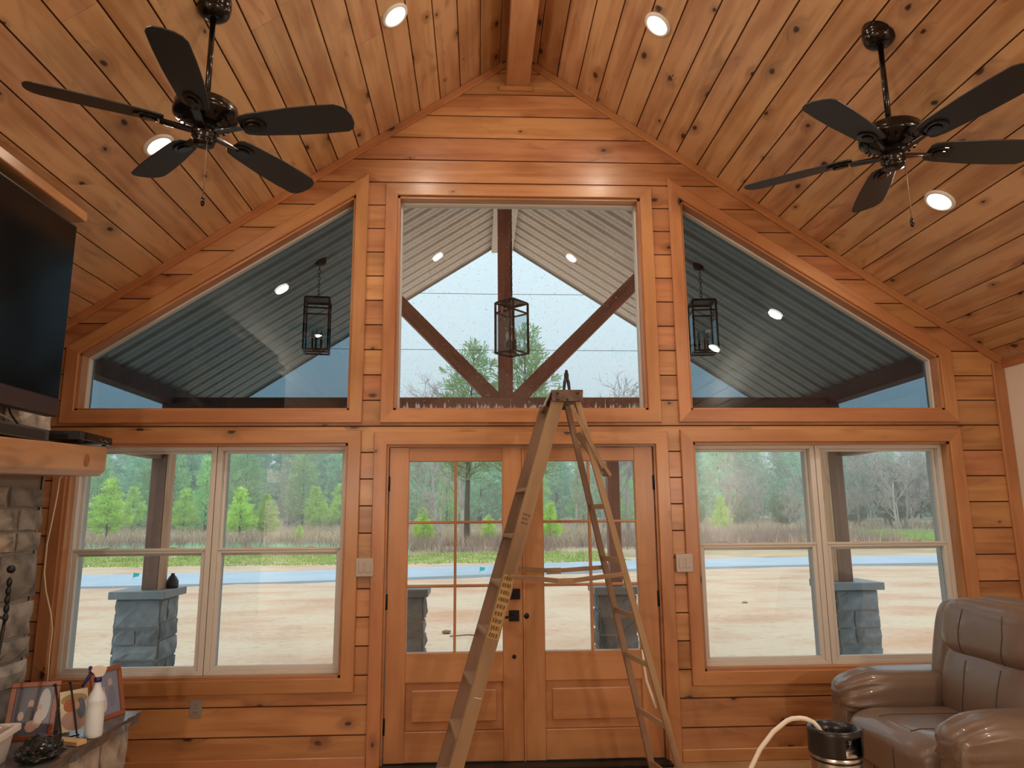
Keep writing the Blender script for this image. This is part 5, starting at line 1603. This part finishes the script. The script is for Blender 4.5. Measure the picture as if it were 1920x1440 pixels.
blades('weedy_fringe', scatter(900, -42, -4, 33.0, 38), 9, 0.25, 0.6, 0.22, 0.03, M['pine_f'], 'pale green weeds at the edge of the brush', 'weeds', 8)
lw = MB(); ring = [(30+5.9*math.cos(2*PI*k/40), 48+8.4*math.sin(2*PI*k/40)) for k in range(40)]
lw.add([(30, 48, gz(48)+0.07)]+[(x, y, gz(y)+0.05) for x, y in ring]+[(x, y, gz(y)-0.2) for x, y in ring], [(0, 1+k, 1+(k+1) % 40) for k in range(40)]+[(1+k, 41+k, 41+(k+1) % 40, 1+(k+1) % 40) for k in range(40)])
struct(lw.build('lawn_ground', M['green']), 'green turf under the bright lawn patch on the right', 'ground')
# clods and sticks lying in the yard
for i, (x, y, s, lab) in enumerate(((1.9, 7.2, 0.10, 'reddish soil clod in the yard outside the right window'), (-0.82, 7.4, 0.07, 'small dark clod in the yard outside the left door'), (-5.6, 10.4, 0.06, 'dark clod in the yard right of the left stone pier'), (5.4, 10.8, 0.06, 'small dark clod in the yard behind the right window'))):
    o = crumpled('soil_clod', (x, y, -0.31), (s, s*0.7, s*0.45), M['clod'], 20+i, lab, 'clod')
for x, y, l_, a, lab in ((-1.45, 9.2, 0.35, 0.2, 'short dark stick on the sand outside the left door'), (-0.45, 6.9, 0.6, -0.1, 'thin curved twig on the sand outside the left door')):
    m = MB(); m.tube([(-l_/2, 0, 0.01), (0, 0.02, 0.03), (l_/2, -0.02, 0.012)], 0.012, 6)
    tag(m.build('stick', M['clod'], loc=(x, y, -0.29), rot=(0, 0, a)), lab, 'stick')
for x, y, lab in ((-10.9, 18.4, 'tiny teal flag on the yard edge outside the left window'), (-0.25, 19.3, 'tiny teal flag on the yard edge outside the left door')):
    t = thing('marker_flag', lab, 'flag', (x, y, -0.33))
    m = MB(); m.tube([(0, 0, 0), (0, 0, 0.28)], 0.006, 6); m.build('wire', M['steel'], t)
    m = MB(); m.add([(0, 0, 0.14), (0.16, 0.02, 0.17), (0.18, 0.03, 0.26), (0, 0, 0.28), (0, 0.004, 0.14), (0.16, 0.024, 0.17), (0.18, 0.034, 0.26), (0, 0.004, 0.28)], [(0,1,2,3),(7,6,5,4),(0,4,5,1),(1,5,6,2),(2,6,7,3),(3,7,4,0)]); m.build('flag', M['teal'], t)
for z, d, lab in ((12.62, 0.35, 'upper power line across the sky behind the porch'), (9.72, 0.25, 'lower power line across the sky behind the porch')):
    m = MB(); m.tube([(x, 30, z+d*(x/45)**2-0.004*x) for x in range(-60, 61, 10)], 0.013, 5)
    tag(m.build('power_line', M['ink']), lab, 'wire')

# ------------------------------------------------------------------ trees
def tri_mesh(name, V, mat):
    N = len(V)//3
    me = bpy.data.meshes.new(name)
    me.vertices.add(N*3); me.vertices.foreach_set('co', np.asarray(V, np.float32).ravel())
    me.loops.add(N*3); me.loops.foreach_set('vertex_index', np.arange(N*3))
    me.polygons.add(N); me.polygons.foreach_set('loop_start', np.arange(N)*3); me.polygons.foreach_set('loop_total', np.full(N, 3))
    me.update(); me.validate(); me.materials.append(mat)
    return me
def pine_tree(name, h, cr, seed, mat, label, group=None, base=0.12, nb=60, step=0.30, tuft=0.26, blade=0.035, nt=6, droop=0.1):
    """a pine: tapering trunk, whorls of branches, tufts of needles along each"""
    rg = np.random.default_rng(seed)
    t = thing(name, label, 'tree', (0, 0, 0), 0, group)
    bend = rg.normal(0, 0.02, 2)*h
    def tx(z): k = (z/h)**2; return bend[0]*k, bend[1]*k
    m = MB(); zs = [0, h*0.2, h*0.45, h*0.7, h*0.98]
    m.tube([(*tx(z), z) for z in zs], [max(0.012, 0.016*h*(1-0.92*z/h)) for z in zs], 7)
    cen, dirs = [], []
    for i in range(nb):
        f = base+(1-base)*((i+rg.uniform(0, 1))/nb)
        z = f*h
        r = cr*((1-f)**0.75)*rg.uniform(0.65, 1.1)+0.06*cr
        if f < base+0.12: r *= 0.5+0.5*(f-base)/0.12
        a = i*2.39996+rg.normal(0, 0.3)
        up = 0.25+0.55*f-droop
        d = np.array([math.cos(a), math.sin(a), up]); d /= np.linalg.norm(d)
        p0 = np.array([*tx(z), z])
        if nb <= 90 or i % 2 == 0: m.tube([p0, p0+d*r*0.95], [0.010+0.008*r, 0.004], 4)
        k = max(1, int(r/step))
        for j in range(k+1):
            s = r*(0.30+0.70*j/max(1, k))
            q = p0+d*s+rg.normal(0, 0.16, 3)*tuft*1.6
            cen.append(q); dirs.append(d)
            if r > 0.9 and j > 0:
                side = np.array([-d[1], d[0], 0])*rg.choice([-1, 1])
                q2 = q+side*rg.uniform(0.25, 0.55)*r*0.5
                cen.append(q2); dirs.append(d+side*0.8)
    cen.append(np.array([*tx(h), h])); dirs.append(np.array([0, 0, 1.0]))
    C_ = np.repeat(np.array(cen), nt, axis=0); D_ = np.repeat(np.array(dirs), nt, axis=0)
    N = len(C_)
    dd = D_*0.9+rg.normal(0, 0.65, (N, 3)); dd[:, 2] += 0.35
    dd /= np.linalg.norm(dd, axis=1)[:, None]
    ln = tuft*rg.uniform(0.7, 1.3, N)
    side = np.cross(dd, rg.normal(0, 1, (N, 3))); side /= np.linalg.norm(side, axis=1)[:, None]
    V = np.empty((N*3, 3))
    V[0::3] = C_-side*blade*0.5; V[1::3] = C_+dd*ln[:, None]+side*blade*0.9; V[2::3] = C_+dd*ln[:, None]*0.95-side*blade*0.9
    m.build('trunk', M['bark'], t)
    o = bpy.data.objects.new('crown', tri_mesh('crown', V, mat)); COL.objects.link(o); o.parent = t
    return t
def bare_tree(name, h, seed, label, group=None, cat='tree', spread=0.55, levels=4):
    rg = np.random.default_rng(seed)
    t = thing(name, label, cat, (0, 0, 0), 0, group)
    trunk = MB(); tw = MB()
    def grow(p, d, l, r, lev):
        n = 3
        pts = [p]; rs = [r]
        for k in range(n):
            d = d+rg.normal(0, 0.13, 3); d[2] += 0.06; d /= np.linalg.norm(d)
            p = p+d*l/n; pts.append(p); rs.append(r*(1-0.55*(k+1)/n))
        (trunk if lev < 2 else tw).tube([tuple(q) for q in pts], rs, 5 if lev < 2 else 3)
        if lev >= levels: return
        for k in range(3 if lev < 2 else 4):
            q = pts[rg.integers(1, n+1)]
            nd = d+rg.normal(0, spread, 3); nd[2] += 0.25; nd /= np.linalg.norm(nd)
            grow(q, nd, l*rg.uniform(0.55, 0.75), max(0.013, r*0.5), lev+1)
    grow(np.zeros(3), np.array([0, 0, 1.0]), h*0.42, 0.013*h, 0)
    trunk.build('trunk', M['bare'], t); o = tw.build('twigs', M['bare'], t)
    return t
def put(tree, x, y, rz, s=1.0): 
    tree.location = (x, y, gz(y)-0.1); tree.rotation_euler = (0, 0, rz); tree.scale = (s,)*3
    return tree
def again(tree, x, y, rz, s, label=None):
    return dup(tree, (x, y, gz(y)-0.1), rz, label, (s,)*3)
rr = random.Random(19)
# hazy forest edge at the back
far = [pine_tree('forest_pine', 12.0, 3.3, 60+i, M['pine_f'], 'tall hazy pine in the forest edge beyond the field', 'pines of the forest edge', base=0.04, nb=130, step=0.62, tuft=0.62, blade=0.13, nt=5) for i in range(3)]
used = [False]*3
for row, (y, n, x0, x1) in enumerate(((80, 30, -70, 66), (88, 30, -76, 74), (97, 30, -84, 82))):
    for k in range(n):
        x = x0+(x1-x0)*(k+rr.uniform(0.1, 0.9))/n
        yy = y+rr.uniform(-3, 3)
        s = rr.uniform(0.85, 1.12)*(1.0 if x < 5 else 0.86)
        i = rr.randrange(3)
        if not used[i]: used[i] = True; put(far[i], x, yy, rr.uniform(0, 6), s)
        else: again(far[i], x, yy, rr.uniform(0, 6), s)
# taller pines at the left, in front of the forest
mid = [pine_tree('field_pine', 8.5, 2.3, 80+i, M['pine_t'], 'tall green pine standing before the forest on the left', 'tall pines on the left', base=0.06, nb=110, step=0.42, tuft=0.42, blade=0.075, nt=6) for i in range(2)]
spots = [(-43, 74, 1.15), (-38.5, 70, 1.0), (-34, 73, 1.2), (-30.5, 69, 0.95), (-27.5, 74, 1.2), (-23.5, 69, 1.05), (-25.5, 64, 0.8), (-19.5, 76, 1.1), (-12.5, 75, 0.85), (-9, 72, 0.8), (-3.5, 70, 0.75), (5.5, 66, 0.75), (11, 73, 0.8), (15, 70, 0.7)]
for k, (x, y, s) in enumerate(spots):
    if k < 2: put(mid[k], x, y, k, s)
    else: again(mid[k % 2], x, y, rr.uniform(0, 6), s)
# young bright pines in the field
yp = [pine_tree('young_pine', 4.0, 1.55, 90+i, M['pine_y'], 'young bright green pine at the far left of the left window', 'young pines in the field', base=0.10, nb=70, step=0.22, tuft=0.30, blade=0.045, nt=7) for i in range(2)]
ylist = [(-28.5, 52.2, 1.10, 'young bright green pine at the far left of the left window'), (-18.8, 53.0, 0.92, 'young bright green pine just right of the left window mullion'), (-17.2, 54.5, 0.80, 'slimmer young pine second from the left window mullion'),
         (-16.2, 67.5, 1.0, 'young pine near the right edge of the left window, left one of a pair'), (-14.9, 73, 1.1, 'young pine at the right edge of the left window, right one of a pair'), (-33.0, 66, 1.0, 'young pine just left of the left porch post'),
         (-26.3, 61, 0.95, 'young pine just right of the left porch post'), (-27.5, 70, 0.9, 'young pine between the left porch post and the mullion'), (-13.0, 48, 0.26, 'tiny pine seedling in the dry field'), (-3.7, 41, 0.55, 'small bright pine low in the upper left door pane'),
         (0.4, 44, 0.42, 'small bright pine in the second door pane from the left'), (4.4, 43, 0.6, 'small bright pine behind the ladder in the right door'), (20.6, 57, 0.7, 'small light green pine in the middle of the right window')]
for k, (x, y, s, lab) in enumerate(ylist):
    if k < 2: put(yp[k], x, y, k*2.0, s)['label'] = lab
    else: again(yp[k % 2], x, y, rr.uniform(0, 6), s, lab)
# the two big pines behind the king post
bp1 = pine_tree('large_pine', 13.1, 4.3, 101, M['pine_b'], 'large pine rising behind the king post, taller right one of two', 'large pines behind the porch', base=0.30, nb=84, step=0.50, tuft=0.60, blade=0.045, nt=8, droop=0.0)
put(bp1, 2.6, 39.5, 0.4)
again(bp1, -1.0, 40.5, 2.6, 0.96, 'large pine left of the king post foot, lower left one of two')
# leafless trees and scrub on the right
bt = [bare_tree('bare_tree', 8.0, 110+i, 'leafless grey tree in the thicket outside the right window', 'leafless trees beyond the right window', levels=5) for i in range(3)]
bspots = [(19.5, 52, 1.0), (21.8, 60, 1.1), (25.5, 62, 1.0), (29.0, 50, 0.95), (30.5, 47, 1.05), (32.5, 49.5, 1.15), (34.0, 46, 0.95), (35.5, 50, 1.1), (37.0, 47, 1.0), (28.0, 56, 1.0), (33.5, 54, 1.2), (16.0, 55, 0.8), (12.5, 50, 0.75), (38.5, 52, 1.1), (36, 45, 0.9), (31.6, 51, 1.2), (23.5, 48, 0.6), (8.5, 47, 0.7), (6.3, 45, 0.75), (28.5, 47, 0.55), (30.0, 45.5, 0.6), (31.4, 46.5, 0.5), (32.6, 45, 0.62), (33.8, 47.5, 0.55), (35.0, 45.5, 0.6), (36.4, 46, 0.55), (29.4, 48.5, 0.7), (31.8, 48, 0.72), (34.6, 48.2, 0.75), (27.0, 49, 0.55), (20.6, 49, 0.5), (22.0, 46.5, 0.42), (24.8, 50, 0.5)]
for k, (x, y, s) in enumerate(bspots):
    if x > 24: x, y, s = x*1.17, y+9.5, s*1.17
    if k < 3: put(bt[k], x, y, k, s)
    else: again(bt[k % 3], x, y, rr.uniform(0, 6), s)
for x, y, s, lab in ((-3.6, 52, 1.66, 'leafless tree top left of the king post, above the tie beam'), (-1.6, 54, 1.7, 'leafless tree top close to the left brace foot'), (10.0, 52, 1.66, 'leafless tree top right of the ladder, above the tie beam'), (11.9, 54, 1.68, 'leafless tree top near the right edge of the centre window'),
                     (-2.2, 33.8, 0.72, 'thin dark leaning tree close to the road in the left door'), (-5.2, 43, 0.7, 'leafless tree behind the left door hinge side')):
    again(bt[0], x, y, rr.uniform(0, 6), s, lab)
def leafy_bush(name, r, h, seed, mat, label, group=None):
    rg = np.random.default_rng(seed)
    t = thing(name, label, 'shrub', (0, 0, 0), 0, group)
    N = 5200
    d = rg.normal(0, 1, (N, 3)); d /= np.linalg.norm(d, axis=1)[:, None]
    lump = 0.72+0.28*np.sin(d[:, 0]*5+seed)*np.sin(d[:, 1]*4.3)*np.sin(d[:, 2]*4.7+1)
    rad = lump*rg.uniform(0.35, 1.0, N)**0.4
    C_ = d*rad[:, None]*np.array([r, r, h/2])+np.array([0, 0, h/2])
    a = rg.normal(0, 1, (N, 3)); a /= np.linalg.norm(a, axis=1)[:, None]
    b = np.cross(a, rg.normal(0, 1, (N, 3))); b /= np.linalg.norm(b, axis=1)[:, None]
    V = np.empty((N*3, 3)); V[0::3] = C_-b*0.06; V[1::3] = C_+b*0.06; V[2::3] = C_+a*0.17
    m = MB(); m.tube([(0, 0, 0), (0.05, 0, h*0.3), (0, 0.1, h*0.7)], [0.10, 0.07, 0.02], 6)
    for k in range(7):
        q = rg.normal(0, 1, 3); q[2] = abs(q[2])+0.4; q /= np.linalg.norm(q)
        m.tube([(0, 0, h*0.2), tuple(np.array([0, 0, h*0.2])+q*np.array([r, r, h*0.5])*0.85)], [0.04, 0.01], 4)
    m.build('stems', M['bare'], t)
    o = bpy.data.objects.new('foliage', tri_mesh('foliage', V, mat)); COL.objects.link(o); o.parent = t
    return t
hb = leafy_bush('evergreen_shrub', 2.3, 4.6, 7, M['holly'], 'dense evergreen shrub tangled with bare branches in the right window', 'evergreen shrubs on the right')
put(hb, 37.9, 60.0, 0, 1.17)
for x, y, s in ((35.6, 49, 0.9), (30.0, 53, 0.75), (37.8, 51, 1.0), (34.2, 53, 1.2), (40.5, 50, 1.0), (27.5, 60, 0.8), (24.5, 64, 0.8), (19.0, 60, 0.7)):
    if x > 28: x, y, s = x*1.17, y+9.5, s*1.17
    again(hb, x, y, rr.uniform(0, 6), s, 'dull evergreen shrub in the thicket outside the right window')

# mist hanging over the field and the forest
hm = bpy.data.materials.new('morning_mist'); hm.use_nodes = True
hn, hl = hm.node_tree.nodes, hm.node_tree.links
hn.clear()
ho = hn.new('ShaderNodeOutputMaterial'); hv = hn.new('ShaderNodeVolumeScatter')
hv.inputs['Color'].default_value = (0.93, 0.97, 1.0, 1); hv.inputs['Density'].default_value = 0.008; hv.inputs['Anisotropy'].default_value = 0.0
hl.new(hv.outputs[0], ho.inputs['Volume'])
m = MB(); m.box((-120, 34, -1.5), (120, 130, 24)); o = m.build('mist', hm)
tag(o, 'thin pale mist over the field and the forest edge', 'mist', kind='stuff')
